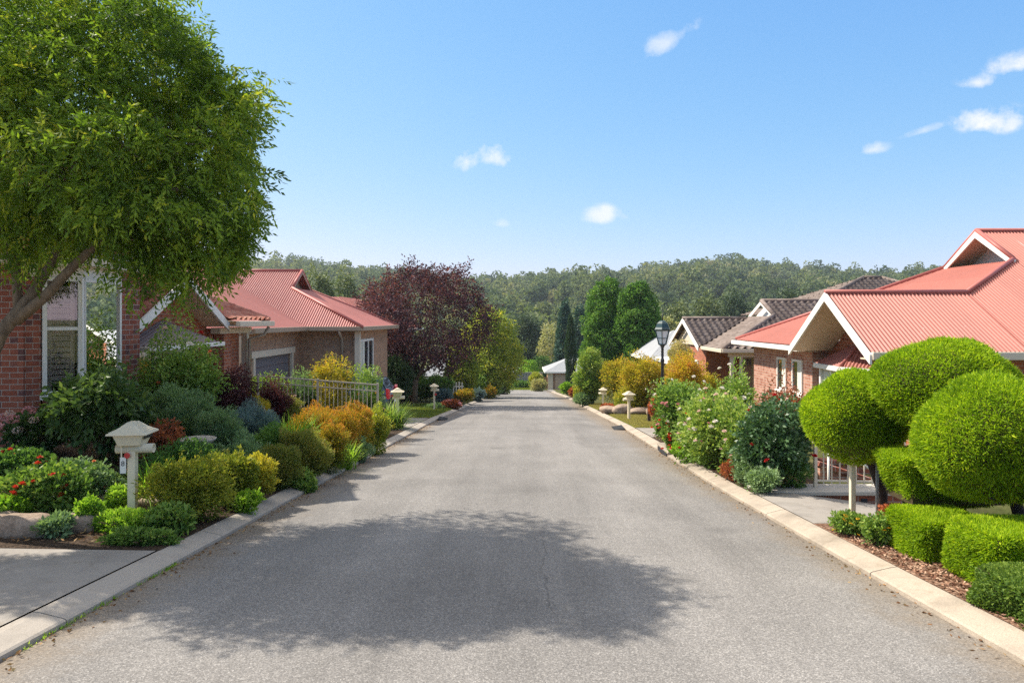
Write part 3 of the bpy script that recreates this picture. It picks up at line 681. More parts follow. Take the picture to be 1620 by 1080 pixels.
roof_sheet('window_hood', [[(-6.76, 12.6, 1.2), (-6.76, 15.3, 1.2), (-7.29, 13.97, 1.68)], [(-7.29, 12.6, 1.2), (-6.76, 12.6, 1.2), (-7.29, 13.97, 1.68)], [(-6.76, 15.3, 1.2), (-7.29, 15.3, 1.2), (-7.29, 13.97, 1.68)]], M['roof_lilac'], h)
gutter(h, [(-7.28, 12.45, 1.18), (-6.7, 12.45, 1.18), (-6.7, 15.45, 1.18), (-7.28, 15.45, 1.18)], 'white', .09)
# ================================================================ left: third house, corrugated red roof and garage
h = thing('garage_house', 'tan brick house with faded red corrugated roof and grey garage door', 'house', (-8, 24, -2.0))
zb, ez = -2.3, 1.30
part('wall', MB().box(-18, -7.92, 19.6, 20.35, zb, ez), 'brick_tan', h); part('wall', MB().box(-18, -7.92, 23.75, 24.6, zb, ez), 'brick_tan', h)
part('wall', MB().box(-8.3, -7.92, 20.352, 23.748, 0.72, ez), 'brick_tan', h); part('wall', MB().box(-17, -5.92, 24.602, 30.7, zb, ez), 'brick_tan', h)
part('lintel', MB().box(-7.94, -7.86, 20.1, 24.0, 0.54, 0.74), 'cream', h)
part('door_frame', MB().box(-7.96, -7.87, 20.25, 20.4, zb, .535), 'cream', h); part('door_frame', MB().box(-7.96, -7.87, 23.7, 23.85, zb, .535), 'cream', h)
gd = MB()
for k in range(8): gd.box(-8.05, -8.0, 20.41, 23.69, zb + k*.36, zb + k*.36 + .345)
part('garage_door', gd, 'garage', h)
gutter(h, [(-7.5, 19.3, 1.40), (-7.5, 24.05, 1.40), (-5.52, 24.05, 1.40), (-5.52, 31.15, 1.40)], 'tan', .15)
soffit(h, [(-8, 19.3, 1.31), (-7.52, 19.3, 1.31), (-7.52, 24.1, 1.31), (-5.55, 24.1, 1.31), (-5.55, 31.1, 1.31), (-8, 31.1, 1.31)], 'beige')
for q in ((-5.8, 24.4),): part('corner_post', MB().box(q[0] - .06, q[0] + .12, q[1] - .06, q[1] + .1, zb, ez), 'cream', h)
part('downpipe', MB().tube([(-6.35, 24.05, 1.3), (-6.35, 24.3, 1.1), (-6.35, 24.5, 1.0), (-6.35, 24.5, -2)], .045, 8), 'beige', h, smooth=True)
part('column', MB().box(-7.95, -7.8, 19.35, 19.6, zb, ez), 'cream', h)
window_x(h, -5.92, 1, 24.9, 27.6, -0.6, 0.95, 'white', w=.09, mull=(25.8, 26.7), curtain='curtain')
sp, se = .63, .46; pn = plane((-6, 24.05, 1.42), (0, sp)); pg = plane((-7.5, 22, 1.42), (-se, 0)); pe = plane((-5.55, 28, 1.42), (-se, 0))
yr, xg, yf, yfar, ye = 27.6, -8.77, 26.4, 28.8, 31.15; zr_ = pn(0, yr)
roof_sheet('roof', [pz(pn, [(-7.5, 24.05), (-5.55, 24.05), (xg, yf), (-10.72, yf)]), pz(pn, [(-10.72, yf), (xg, yf), (xg, yr), (-12.36, yr)]), pz(pg, [(-7.5, 19.2), (-7.5, 24.05), (-12.36, yr), (-12.36, 19.2)])], M['roof_pink'], h)
roof_sheet('roof', [pz(pe, [(-5.55, 24.05), (-5.55, ye), (xg, yfar), (xg, yf)]), pz(plane((-6, ye, 1.42), (0, -sp)), [(-5.55, ye), (-16, ye), (-16, yr), (xg, yr), (xg, yfar)])], M['roof_pink'], h)
cap(h, [(-5.5, 24.0, 1.44), (xg, yf, pn(0, yf) + .02), (xg, yr, zr_ + .02), (-12.2, yr, zr_ + .02)], 'roof_cap'); cap(h, [(xg, yr, zr_ + .02), (xg, yfar, pn(0, yf) + .02), (-5.5, ye + .05, 1.44)], 'roof_cap')
zg = pn(0, yf)
part('gablet', MB().prism([(xg - .35, yf + .1, zg + .03), (xg - .35, yfar - .1, zg + .03), (xg - .35, yr, zr_ - .08)], (-.08, 0, 0)), 'beige', h)
barge(h, [(xg, yf, zg + .05), (xg, yr, zr_ + .03), (xg, yfar, zg + .05)], 'beige', .14, .03, xdir=1)
# a fourth house only glimpsed past the plum tree
h = thing('brick_house', 'brick house with red steel roof half hidden behind the purple plum tree', 'house', (-8, 36, -3))
part('wall', MB().box(-18, -7.2, 34.6, 46, -3.6, 1.1), 'brick_orange', h); part('column', MB().box(-7.15, -6.95, 34.7, 34.95, -3.4, 1.0), 'cream', h)
roof_sheet('roof', [pz(plane((0, 34.0, 1.15), (0, .45)), [(-19, 34), (-6.6, 34), (-10, 38), (-19, 38)]), pz(plane((-6.6, 0, 1.15), (-.53, 0)), [(-6.6, 34), (-6.6, 46.6), (-10, 42.6), (-10, 38)]), pz(plane((0, 46.6, 1.15), (0, -.25)), [(-6.6, 46.6), (-19, 46.6), (-19, 42.6), (-10, 42.6)])], M['roof_red'], h)
gutter(h, [(-19, 33.95, 1.1), (-6.55, 33.95, 1.1), (-6.55, 46.6, 1.1)], 'white')
# ================================================================ right: near house, red corrugated roof and deep gable
h = thing('brick_house', 'red roofed brick house with deep white gable beyond the clipped bushes', 'house', (8.5, 17, -1.6))
zb = -2.4
n_ = plane((8, 14, 1.03), (0, .645)); hf = plane((7.5, 20, 1.0), (.43, 0)); ff = plane((8, 16, 2.32), (0, -.645)); bk = plane((20, 23.6, 1.03), (0, -.645))
RR = M['roof_red']
roof_sheet('roof', [pz(n_, [(7.2, 14), (10.5, 14), (10.5, 16), (7.2, 16)]), pz(n_, [(10.5, 14), (12.6, 14), (12.6, 17.4), (10.5, 16)]), pz(n_, [(12.6, 14), (25, 14), (25, 18.8), (12.6, 18.8)])], RR, h)
roof_sheet('roof', [pz(hf, [(7.5, 18.05), (10.5, 16), (12.6, 17.4), (12.6, 20.2), (7.5, 23.6)])], RR, h); roof_sheet('roof', [pz(ff, [(7.2, 16), (10.5, 16), (7.5, 18.05), (7.2, 18.1)])], RR, h)
roof_sheet('roof', [pz(bk, [(12.6, 18.8), (25, 18.8), (25, 23.6), (7.5, 23.6), (12.6, 20.2)])], RR, h)
cap(h, [(7.17, 16, 2.34), (10.5, 16, 2.34), (12.6, 17.4, 3.24)], 'roof_cap', .06); cap(h, [(12.6, 17.4, 3.25), (12.6, 18.8, 4.15), (25, 18.8, 4.15)], 'roof_cap', .06); cap(h, [(12.6, 18.8, 4.15), (12.6, 20.2, 3.24), (7.5, 23.6, 1.03)], 'roof_cap', .06)
barge(h, [(7.2, 13.92, .98), (7.2, 16, 2.33), (7.2, 18.12, .96)], 'white', .20, .05); barge(h, [(12.6, 17.3, 3.2), (12.6, 18.8, 4.12), (12.6, 20.3, 3.2)], 'white', .18, .05)
part('gablet', MB().prism([(13.3, 17.35, 3.2), (13.3, 20.25, 3.2), (13.3, 18.8, 4.1)], (.08, 0, 0)), 'white', h)
for q in (1, -1):
    yb_ = 16 - q*2.08; z0_ = .92 if q > 0 else .90
    soffit(h, [(7.21, yb_, z0_), (8.27, yb_, z0_), (8.27, 16, 2.26), (7.21, 16, 2.26)])
    yb_ = 18.8 - q*1.45; soffit(h, [(12.61, yb_, 3.17), (13.3, yb_, 3.17), (13.3, 18.8, 4.06), (12.61, 18.8, 4.06)])
part('gable_wall', MB().prism([(8.27, 14.05, .9), (8.27, 18.0, .9), (8.27, 16.0, 2.2)], (.2, 0, 0)), 'brick_orange', h)
part('wall', MB().box(8.4, 20, 14.4, 18.5, zb, .898), 'brick_orange', h); part('wall', MB().box(7.95, 20, 18.502, 23.1, zb, .93), 'brick_pale', h)
gutter(h, [(7.2, 13.92, .98), (25, 13.92, .98)], 'cream', .16); gutter(h, [(7.42, 18.1, .94), (7.42, 23.7, .94), (14, 23.7, .94)], 'white', .13)
soffit(h, [(7.25, 13.95, .89), (20, 13.95, .89), (20, 14.5, .89), (7.25, 14.5, .89)]); soffit(h, [(7.45, 18.2, .86), (7.96, 18.2, .86), (7.96, 23.6, .86), (7.45, 23.6, .86)])
window_x(h, 7.95, -1, 20.25, 20.95, -.42, .55, 'white', curtain='curtain'); window_x(h, 7.95, -1, 19.1, 19.8, -.42, .55, 'white', curtain='curtain')
bz = .55
bay = [(8.4, 18.5), (7.87, 18.15), (7.77, 16.5), (8.4, 15.55)]; ap = (8.4, 16.6, 1.2)
roof_sheet('bay_roof', [[(*bay[i], bz), (*bay[i+1], bz), ap] for i in range(3)], RR, h); cap(h, [(*bay[2], bz + .02), (ap[0], ap[1], ap[2] + .02)], 'roof_cap', .04)
gutter(h, [(*q, bz - .03) for q in bay], 'white', .12)
part('bay', MB().prism([(8.4, 18.3, zb), (7.98, 18.0, zb), (7.9, 16.6, zb), (8.4, 15.8, zb)], (0, 0, 2.0)), 'brick_pale', h)
part('bay_window', MB().prism([(8.4, 18.28, -.4), (8.0, 17.98, -.4), (7.92, 16.62, -.4), (8.4, 15.82, -.4)], (0, 0, .9)), 'curtain', h)
for q in ((7.98, 18.0), (7.94, 17.3), (7.9, 16.6), (8.12, 16.24), (8.35, 15.88)): part('window_post', MB().box(q[0] - .05, q[0] + .03, q[1] - .04, q[1] + .04, -.4, .5), 'white', h)
# ================================================================ right: dark tiled house
h = thing('tiled_house', 'dark tiled brick house with cream gables beyond the red roofed house', 'house', (9, 30, -2.4))
zb = -3.2; ez = .50; s_ = .42; TD = M['tile_dark']
hn = plane((9, 27, ez), (0, s_)); hw = plane((8.1, 28, ez), (s_, 0)); gnr = plane((8, 30.06, ez), (0, s_))
xg, yg = 11.3, 30.2; yr = 31.8; zr_ = hn(0, yr)
roof_sheet('roof', [pz(hn, [(8.1, 27), (xg, 27), (xg, yg)]), pz(hn, [(xg, 27), (15.9, 27), (15.9, yr), (xg, yr)]), pz(hn, [(15.9, 27), (20, 27), (15.9, yr)])], TD, h, 'tile')
roof_sheet('roof', [pz(hw, [(8.1, 27), (xg, yg), (xg, 33.4), (10.94, 32.9), (8.1, 30.06)])], TD, h, 'shingle')
roof_sheet('gable_roof', [pz(gnr, [(7.9, 30.06), (8.1, 30.06), (10.94, 32.9), (7.9, 32.9)])], TD, h, 'tile'); roof_sheet('gable_roof', [pz(plane((8, 32.9, gnr(0, 32.9)), (0, -s_)), [(7.9, 32.9), (11, 32.9), (11, 35.74), (7.9, 35.74)])], TD, h, 'tile')
zgr = gnr(0, 32.9)
cap(h, [(8.1, 27, ez + .05), (xg, yg, hn(0, yg) + .05), (xg, yr, zr_ + .05), (15.9, yr, zr_ + .05), (20, 27, ez + .05)], 'tile_dark', .1); cap(h, [(7.88, 32.9, zgr + .05), (10.94, 32.9, zgr + .05)], 'tile_dark', .1)
barge(h, [(7.9, 30.0, ez), (7.9, 32.9, zgr + .04), (7.9, 35.8, ez)], 'white', .2); barge(h, [(xg, yg - .1, hn(0, yg) + .02), (xg, yr, zr_ + .04), (xg, 2*yr - yg + .1, hn(0, yg) + .02)], 'white', .18)
part('gable_wall', MB().prism([(8.2, 30.2, ez), (8.2, 35.6, ez), (8.2, 32.9, zgr - .08)], (.1, 0, 0)), 'cream', h); part('gablet', MB().prism([(xg + .3, yg, hn(0, yg)), (xg + .3, 2*yr - yg, hn(0, yg)), (xg + .3, yr, zr_ - .06)], (.08, 0, 0)), 'white', h)
part('wall', MB().box(8.3, 18, 30.3, 36, zb, ez - .03), 'brick_orange', h); part('wall', MB().box(12.4, 18, 27.6, 30.298, zb, ez - .03), 'brick_orange', h)
gutter(h, [(20, 26.95, ez - .02), (8.03, 26.95, ez - .02), (8.03, 30.05, ez - .02)], 'cream', .14); soffit(h, [(8.1, 27, ez - .1), (18, 27, ez - .1), (18, 30.3, ez - .1), (8.1, 30.3, ez - .1)])
part('porch_beam', MB().box(8.35, 12.4, 27.15, 27.3, .2, .395), 'cream', h)
part('column', MB().box(8.42, 8.56, 27.15, 27.3, zb, .198), 'cream', h, bev=.01); part('column', MB().box(8.8, 8.9, 27.15, 27.3, zb, .198), 'cream', h, bev=.01)
window_y(h, 30.3, 9.9, 10.85, -2.0, .05, 'cream', .07, mull=(10.37,), bars=6); window_x(h, 8.3, -1, 31.5, 33.5, -1.4, -.2, 'white', mull=(32.5,))
h = thing('tiled_house', 'dark hipped tile roof peeping above the red roof at right', 'house', (19.5, 38, -2))
q = plane((0, 33.5, 1.6), (0, .45)); 
roof_sheet('roof', [[(13.5, 33.5, 1.9), (24.5, 33.5, 1.9), (19.9, 37.5, 3.95), (18.9, 37.5, 3.95)], [(13.5, 33.5, 1.9), (18.9, 37.5, 3.95), (13.5, 41.5, 1.9)], [(24.5, 33.5, 1.9), (24.5, 41.5, 1.9), (19.9, 37.5, 3.95)], [(13.5, 41.5, 1.9), (18.9, 37.5, 3.95), (19.9, 37.5, 3.95), (24.5, 41.5, 1.9)]], TD, h, 'tile')
part('wall', MB().box(14, 24, 34.1, 41, -2.6, 1.85), 'brick_orange', h)
cap(h, [(13.5, 33.5, 1.95), (18.9, 37.5, 4.0), (19.9, 37.5, 4.0), (24.5, 33.5, 1.95)], 'tile_dark', .1)
# pale grey roofed house past the lamp
h = thing('cream_house', 'cream rendered house with pale grey steel roof behind the lamp post', 'house', (11, 46, -3.4))
part('wall', MB().box(8.7, 18, 43.0, 52, -4.2, -.75), 'cream', h)
roof_sheet('roof', [[(8.1, 42.4, -.75), (19, 42.4, -.75), (15, 46.8, .95), (10.6, 46.8, .95)], [(8.1, 42.4, -.75), (10.6, 46.8, .95), (8.1, 52.4, -.75)], [(8.1, 52.4, -.75), (10.6, 46.8, .95), (15, 46.8, .95), (19, 52.4, -.75)]], M['roof_grey'], h)
gutter(h, [(8.05, 52.4, -.8), (8.05, 42.35, -.8), (19, 42.35, -.8)], 'white', .16); window_y(h, 43.0, 9.6, 11.2, -2.9, -1.5, 'white', .1, mull=(10.4,)); window_x(h, 8.7, -1, 45, 47, -3, -1.6, 'white')
h = thing('carport', 'white flat roofed carport beside the dark tiled house', 'carport', (9, 37.6, -3))
part('roof', MB().box(8.1, 12.5, 36.4, 40.5, -.75, -.52), 'white', h, bev=.02); part('fascia', MB().box(8.0, 12.5, 36.25, 36.39, -1.0, -.5), 'cream', h)
for q in ((8.3, 36.6), (8.3, 40.2)): part('post', MB().box(q[0], q[0] + .12, q[1], q[1] + .12, -3.3, -.752), 'cream', h)
# end of street
h = thing('brick_garage', 'small brick garage with pale grey roof at the end of the road', 'garage', (5, 76, -6.2))
part('wall', MB().box(3.35, 9, 75.4, 82, -6.6, -4.1), 'brick_tan', h); part('pier', MB().box(3.2, 3.75, 75.25, 75.4, -6.5, -4.1), 'cream', h); part('pier', MB().box(5.45, 5.75, 75.25, 75.4, -6.5, -4.1), 'cream', h)
part('garage_door', MB().box(4.0, 5.4, 75.3, 75.39, -6.4, -4.35), 'garage_b', h); part('lintel', MB().box(3.76, 5.44, 75.27, 75.39, -4.34, -4.1), 'brick_orange', h)
roof_sheet('roof', [[(2.9, 75, -4.05), (9.4, 75, -4.05), (6.2, 78.6, -2.5)], [(2.9, 75, -4.05), (6.2, 78.6, -2.5), (2.9, 82.3, -4.05)], [(9.4, 75, -4.05), (9.4, 82.3, -4.05), (6.2, 78.6, -2.5)]], M['roof_grey'], h)
gutter(h, [(2.85, 82.3, -4.1), (2.85, 74.95, -4.1), (9.4, 74.95, -4.1)], 'white', .18)
fz = lambda x: -7.0
w_ = thing('timber_fence', 'short reddish timber fence beside the brick garage', 'fence', (3, 77, -6.4)); tb = MB()
for k in range(9): tb.box(2.55 + k*.0, 2.6, 76.5 + k*.55, 77.0 + k*.55, -6.8, -4.75)
for k in range(8): tb.box(2.62 + k*.09, 2.70 + k*.09, 76.4, 76.45, -6.8, -4.75)
part('palings', tb, 'timber', w_); part('post', MB().box(2.4, 2.55, 76.3, 76.45, -6.8, -4.5), 'cream', w_)
w_ = thing('sheet_metal_fence', 'grey ribbed sheet metal fence across the end of the road', 'fence', (0, 86, -6.8)); tb = MB()
for k in range(40): tb.box(-5 + k*.2, -5 + k*.2 + .13, 85.95 + .03*(k % 2), 86.0 + .03*(k % 2), -7.2, -5.05)
part('sheet', tb.box(-5, 3, 86.04, 86.06, -7.2, -5.06), 'sheet_fence', w_); part('rail', MB().box(-5.05, 3.05, 85.9, 86.1, -5.05, -4.97), 'sheet_fence', w_)
h = thing('pale_house', 'house with plain white steel roof beyond the end fence', 'house', (-6, 100, -8))
part('wall', MB().box(-14, .2, 97, 107, -9, -6.3), 'white', h)
roof_sheet('roof', [[(-15, 96.4, -6.3), (.9, 96.4, -6.3), (-2.6, 101.5, -3.9), (-11, 101.5, -3.9)], [(.9, 96.4, -6.3), (.9, 107, -6.3), (-2.6, 101.5, -3.9)], [(.9, 107, -6.3), (-15, 107, -6.3), (-11, 101.5, -3.9), (-2.6, 101.5, -3.9)]], M['roof_grey'], h)
# ================================================================ plants: makers
def stemset(h, w, k=7, r=0.012, top=0.8):
    mb = MB()
    for i in range(k):
        a = random.uniform(0, 6.28); q = random.uniform(.2, .42)*w
        mb.tube([(random.uniform(-.05, .05)*w, random.uniform(-.05, .05)*w, -0.05), (math.cos(a)*q*.45, math.sin(a)*q*.45, h*.4), (math.cos(a)*q, math.sin(a)*q, h*top*random.uniform(.75, 1))], [r, r*.8, r*.4], 5)
    return mb
BLOOM = {}
def bloom_mesh(col, form='rose'):
    if (col, form) in BLOOM: return BLOOM[(col, form)]
    V, I = [], []
    rings = [(1.0, .1, .25, 6), (.72, .28, .6, 5), (.42, .45, .85, 4), (.2, .5, .9, 3)] if form == 'rose' else [(1.0, .0, .12, 9), (.6, .1, .3, 7), (.3, .2, .35, 5)]
    for j, (r, z0, z1, k) in enumerate(rings):
        for i in range(k):
            a = 6.283*i/k + j*.5; s = 2.6*r/k + .1
            def pt(rad, z, off): return (math.cos(a)*rad - math.sin(a)*off, math.sin(a)*rad + math.cos(a)*off, z)
            b = len(V)
            V += [pt(.05, 0, -.05), pt(.05, 0, .05), pt(r*.75, z0 + .12, s*.75), pt(r*.75, z0 + .12, -s*.75), pt(r, z1, s*.4), pt(r, z1, -s*.4)]
            I += [b, b+1, b+2, b+3, b+3, b+2, b+4, b+5]
    me = np_mesh('bloom', np.array(V), np.array(I), 4, PET[col], 'mesh')
    BLOOM[(col, form)] = me; return me
def blooms(par, pts, col, size, form='rose', name='bloom'):
    me = bloom_mesh(col, form)
    for p in pts:
        o = bpy.data.objects.new(name, me); COL.objects.link(o); o.parent = par; o.location = p
        s = size*random.uniform(.6, 1.0); o.scale = (s, s, s); o.rotation_euler = (random.uniform(-.6, .6), random.uniform(-.6, .6), random.uniform(0, 6))
def place(u, vtop, wpx, Y, vbase=None):
    X = (u - U0)/F*Y; zb = g(X, Y) if vbase is None else CZ + (V0 - vbase)/F*Y
    return X, zb, CZ + (V0 - vtop)/F*Y - zb, wpx/F*Y
def shrub(name, label, cat, u, vtop, wpx, Y, leaf, L=.04, W=.016, cover=4.0, out=.8, up=.3, rnd=.7, lumps=6, group=None, flowers=(), shell=.45, stems=6, depth=1.0, vbase=None, tmu=.45, flat=0.0, nmax=26000, bump=.26, floor=.03, grad=0.25, shoots=2.2):
    X, zb, h, w = place(u, vtop, wpx, Y, vbase)
    h = max(h, .12)
    if shoots: w *= .9; h *= .94
    o = thing(name, label, cat, (X, Y, zb), group)
    E = [(0, 0, h*.5 + floor*h, w*.42, w*.42*depth, h*.44)]
    for i in range(lumps):
        a = 6.283*(i + random.random()*.6)/max(lumps, 1); q = random.uniform(.2, .3)*w; s = random.uniform(.20, .27)*w
        E.append((math.cos(a)*q, math.sin(a)*q*depth, h*random.uniform(.38, .78 - flat), s, s*depth, min(s*random.uniform(.8, 1.1), h*.34)))
    area = 2.2*w*h + .8*w*w
    n = int(min(nmax, max(500, cover*area/(L*W*.55))))
    p, N = blob(E, n, shell, bump)
    p[:, 2] = np.maximum(p[:, 2], rng.random(len(p))*.05*h)
    D = N*out + unit(len(p))*rnd + np.array([0, 0, up])
    t_ = np.clip(rng.normal(tmu, .17, len(p)) + (low(p, 7/max(w, .3)*.9, X) - .5)*.4 + (p[:, 2]/h - .55)*grad, 0, 1)
    if shoots:
        ns = int(shoots*(10 + 26*min(1.0, w))); d = unit(ns); d[:, 2] = np.abs(d[:, 2])*.9 + .1; d = nrm(d)
        s0 = np.array([0, 0, h*.5]) + d*np.array([w*.40, w*.40*depth, h*.42]); ax = nrm(d + unit(ns)*.35 + np.array([0, 0, .35])); ln = rng.uniform(.07, .2, ns)*min(w, h*1.2)
        k_ = max(5, int(9*.04/L)) if L < .04 else 7
        f_ = np.repeat(np.linspace(0, 1, k_)[None], ns, 0).ravel(); rp = np.repeat(np.arange(ns), k_)
        sp_ = s0[rp] + ax[rp]*(ln[rp]*f_)[:, None]; sd = ax[rp]*.6 + unit(len(sp_))*.7
        p = np.concatenate([p, sp_]); D = np.concatenate([D, sd]); t_ = np.concatenate([t_, np.clip(rng.normal(tmu + .22, .15, len(sp_)), 0, 1)])
    leaves('foliage', p, D, L*rng.uniform(.6, 1.25, len(p)), W*rng.uniform(.7, 1.2, len(p)), t_, LF[leaf], o)
    if stems: stemset(h, w, stems, .006 + .008*w).build('stem', M['stem'], o, world=False)
    for col, k, sz, form in flowers:
        q, N2 = blob(E, k*6, .98, bump, .9); q = (q + N2*sz*.9)[(q[:, 2] > h*.3) & (N2[:, 1] < .35)][:k]
        blooms(o, q, col, sz, form)
    return o
def strap(name, label, cat, u, vtop, wpx, Y, leaf, n=90, width=.03, group=None, droop=.55, spread=1.2, flowers=()):
    X, zb, h, w = place(u, vtop, wpx, Y)
    o = thing(name, label, cat, (X, Y, zb), group)
    V, I, T_ = blades(int(n*2.4), max(h, .25)*1.05, width*.8, spread, 5, droop, w*.16)
    V[:, 2] -= .02
    np_mesh('blades', V, I, 4, LF[leaf], o, attr=T_)
    return o
def tree(name, label, cat, x, y, zb, trunks, ells, leaf, n, L, W, bark='bark', group=None, spray=0, shell=.5, bump=.12, droop=-.25, out=.6, rnd=.8, keep=.62, tmu=.45, tsd=.18, limbs=True, slen=.3, clump=1.0, extra=None):
    """trunks: list of (points, radii); ells in world coordinates"""
    o = thing(name, label, cat, (x, y, zb), group); mb = MB()
    for pts, rad in trunks: mb.tube(pts, rad, 10)
    if limbs:
        tops = [Vector(pts[-1]) for pts, _ in trunks]; rr = [rad[-1] for _, rad in trunks]
        for e in ells:
            c = Vector(e[:3]); i = min(range(len(tops)), key=lambda k: (tops[k] - c).length); a = tops[i]; m = a.lerp(c, .5) + Vector((random.uniform(-.1, .1), random.uniform(-.1, .1), .08))*(c - a).length
            mb.tube([a, m, c], [rr[i]*.75, rr[i]*.45, rr[i]*.12], 6)
            for _ in range(4):
                d = c + Vector(unit(1)[0])*Vector(e[3:6]).length*.5; mb.tube([m.lerp(c, random.uniform(.2, .9)), m.lerp(d, .6), d], [rr[i]*.25, rr[i]*.16, .004], 5)
    mb.build('trunk', M[bark], o, smooth=True)
    if spray:
        p, N_ = blob(ells, n // spray, shell, bump, keep)
        A = N_*out + unit(len(p))*rnd + np.array([0, 0, droop])
        tt = np.clip(rng.normal(tmu, tsd, len(p)) + (low(p, 1.7*clump) - .5)*.5, 0, 1)
        if extra is not None: p = np.concatenate([p, extra[0]]); A = np.concatenate([A, extra[1]]); tt = np.concatenate([tt, tintn(len(extra[0]), .6)])
        ps, ds = sprays(p, A, spray, slen, L, W); tt = np.clip(np.tile(tt, spray) + rng.normal(0, .08, len(ps)), 0, 1)
    else:
        ps, N_ = blob(ells, n, shell, bump, keep); ds = N_*out + unit(len(ps))*rnd + np.array([0, 0, droop])
        tt = np.clip(rng.normal(tmu, tsd, len(ps)) + (low(ps, 1.5*clump) - .5)*.45, 0, 1)
    ps = ps - np.array([x, y, zb])
    leaves('crown', ps, ds, L*rng.uniform(.7, 1.25, len(ps)), W*rng.uniform(.7, 1.25, len(ps)), tt, LF[leaf], o)
    return o
def EP(lst):
    """crown lobes measured off the picture: (u, v, depth, radius px) -> ellipsoids at their real place and size"""
    out = []
    for u, v, y, r, *k in lst:
        c = P(u, v, y); q = r/F*y; out.append((c.x, c.y, c.z, q, q*(k[0] if k else 1.0), q*(k[1] if len(k) > 1 else 1.0)))
    return out
# ================================================================ the big tree at left
E = EP([(60, 105, 8.8, 120), (190, 115, 8.4, 115), (275, 165, 8.2, 90), (308, 255, 8.3, 88), (235, 265, 7.7, 130), (90, 240, 7.9, 125), (-50, 250, 8.6, 115), (322, 345, 8.5, 66), (308, 398, 8.6, 50, 1, .8), (255, 330, 8.6, 85),
        (130, 308, 8.9, 72), (20, 305, 8.4, 70), (-50, 130, 8.9, 105), (60, 75, 9.0, 80), (165, 90, 8.8, 66), (70, 190, 9.6, 130), (210, 200, 9.6, 135), (320, 320, 9.3, 70), (352, 320, 8.5, 34), (368, 368, 8.5, 28, 1, 1.1), (335, 180, 8.4, 46), (240, 95, 8.5, 60), (180, 215, 7.6, 60), (60, 272, 7.8, 60), (290, 225, 7.8, 60), (120, 160, 7.9, 70), (10, 150, 8.2, 70), (-150, 215, 8.0, 95), (-270, 240, 7.9, 90), (-380, 265, 7.8, 75), (-230, 150, 8.6, 80)])
K8 = .86; E = [tuple(q*K8 if i != 2 else CZ + (q - CZ)*K8 for i, q in enumerate(e)) for e in E]
PT = lambda u, v, y: tuple(P(u, v, y*K8))
bx, by = -6.05, 6.9; bz = g(bx, by)
tr = [([(bx, by, bz - .1), (-5.9, 6.9, bz + .5), PT(0, 528, 8.05), PT(48, 470, 8.1), PT(88, 405, 8.2), PT(110, 330, 8.3)], [.14, .105, .072, .058, .045, .03]),
      ([PT(25, 508, 8.05), PT(70, 470, 8.0), PT(112, 425, 8.0), PT(190, 350, 8.0), PT(250, 300, 8.0)], [.056, .05, .044, .033, .02]),
      ([PT(30, 500, 8.1), PT(25, 420, 8.3), PT(-20, 300, 8.4)], [.05, .042, .03])]
tree('street_tree', 'big leafy green tree with leaning forked trunk, shading the near driveway', 'tree', bx, by, bz, tr, E, 'ash', 225000, .066, .022, 'bark', spray=9, shell=.64, bump=.30, droop=-.22, slen=.19, tmu=.46, keep=.86, tsd=.2, rnd=1.0, clump=1.5)
# ================================================================ plum tree and others along the street
def simple_tree(label, u, vtop, vbase, wpx, Y, lobes, leaf, n, L, W, name='tree', bark='bark', group=None, trunkr=.14, clear=.25, x=None, **k):
    """lobes: (du, dv, r) in fractions of the width / height of the crown"""
    X = (u - U0)/F*Y; zb = g(X, Y) if Y < 118 else float(hillz(X, Y)); zt = CZ + (V0 - vtop)/F*Y; h = zt - zb; w = wpx/F*Y
    E = [(X + a*w, Y + c_*w, zb + b*h, r*w, r*w, r2*h) for a, c_, b, r, r2 in lobes]
    tr = [([(X, Y, zb - .2), (X + .01*w, Y, zb + h*clear*.6), (X + .02*w, Y, zb + h*clear), (X, Y, zb + h*(clear + .3))], [trunkr, trunkr*.85, trunkr*.7, trunkr*.35])]
    return tree(name, label, 'tree', X, Y, zb, tr, E, leaf, n, L, W, bark, group, **k)
Yp = 36.0; pb = P(654, 634, Yp); pbz = g(pb.x, Yp); Z_ = lambda v: P(0, v, Yp).z
E = EP([(675, 500, 36, 62), (625, 490, 36, 45), (715, 490, 36, 48), (640, 528, 36, 40), (690, 530, 35.6, 42), (735, 520, 36, 36), (603, 512, 35, 37), (606, 498, 31.6, 27), (618, 520, 32.4, 24), (598, 492, 35.6, 28), (650, 550, 36.4, 26), (710, 550, 36, 28), (650, 465, 36, 34), (700, 462, 36, 34), (745, 495, 36, 28), (600, 480, 36, 24), (675, 470, 37, 40), (618, 538, 36, 26)])
tw = [(612, 440), (622, 455), (648, 425), (652, 440), (690, 450), (700, 440), (725, 436), (738, 430), (715, 452), (672, 448), (665, 455), (595, 460), (760, 480), (640, 445), (632, 462)]
ep = np.array([tuple(P(u + rng.normal(0, 1.6) + (k - 7)*.5*math.sin(u), v + 22 - 1.3*k + rng.normal(0, 1), 36 + .4*math.sin(u*3))) for u, v in tw for k in range(26)])
ea = np.tile([[0, 0, 1.0]], (len(ep), 1)) + unit(len(ep))*.35
T1 = tuple(P(658, 600, Yp)); 
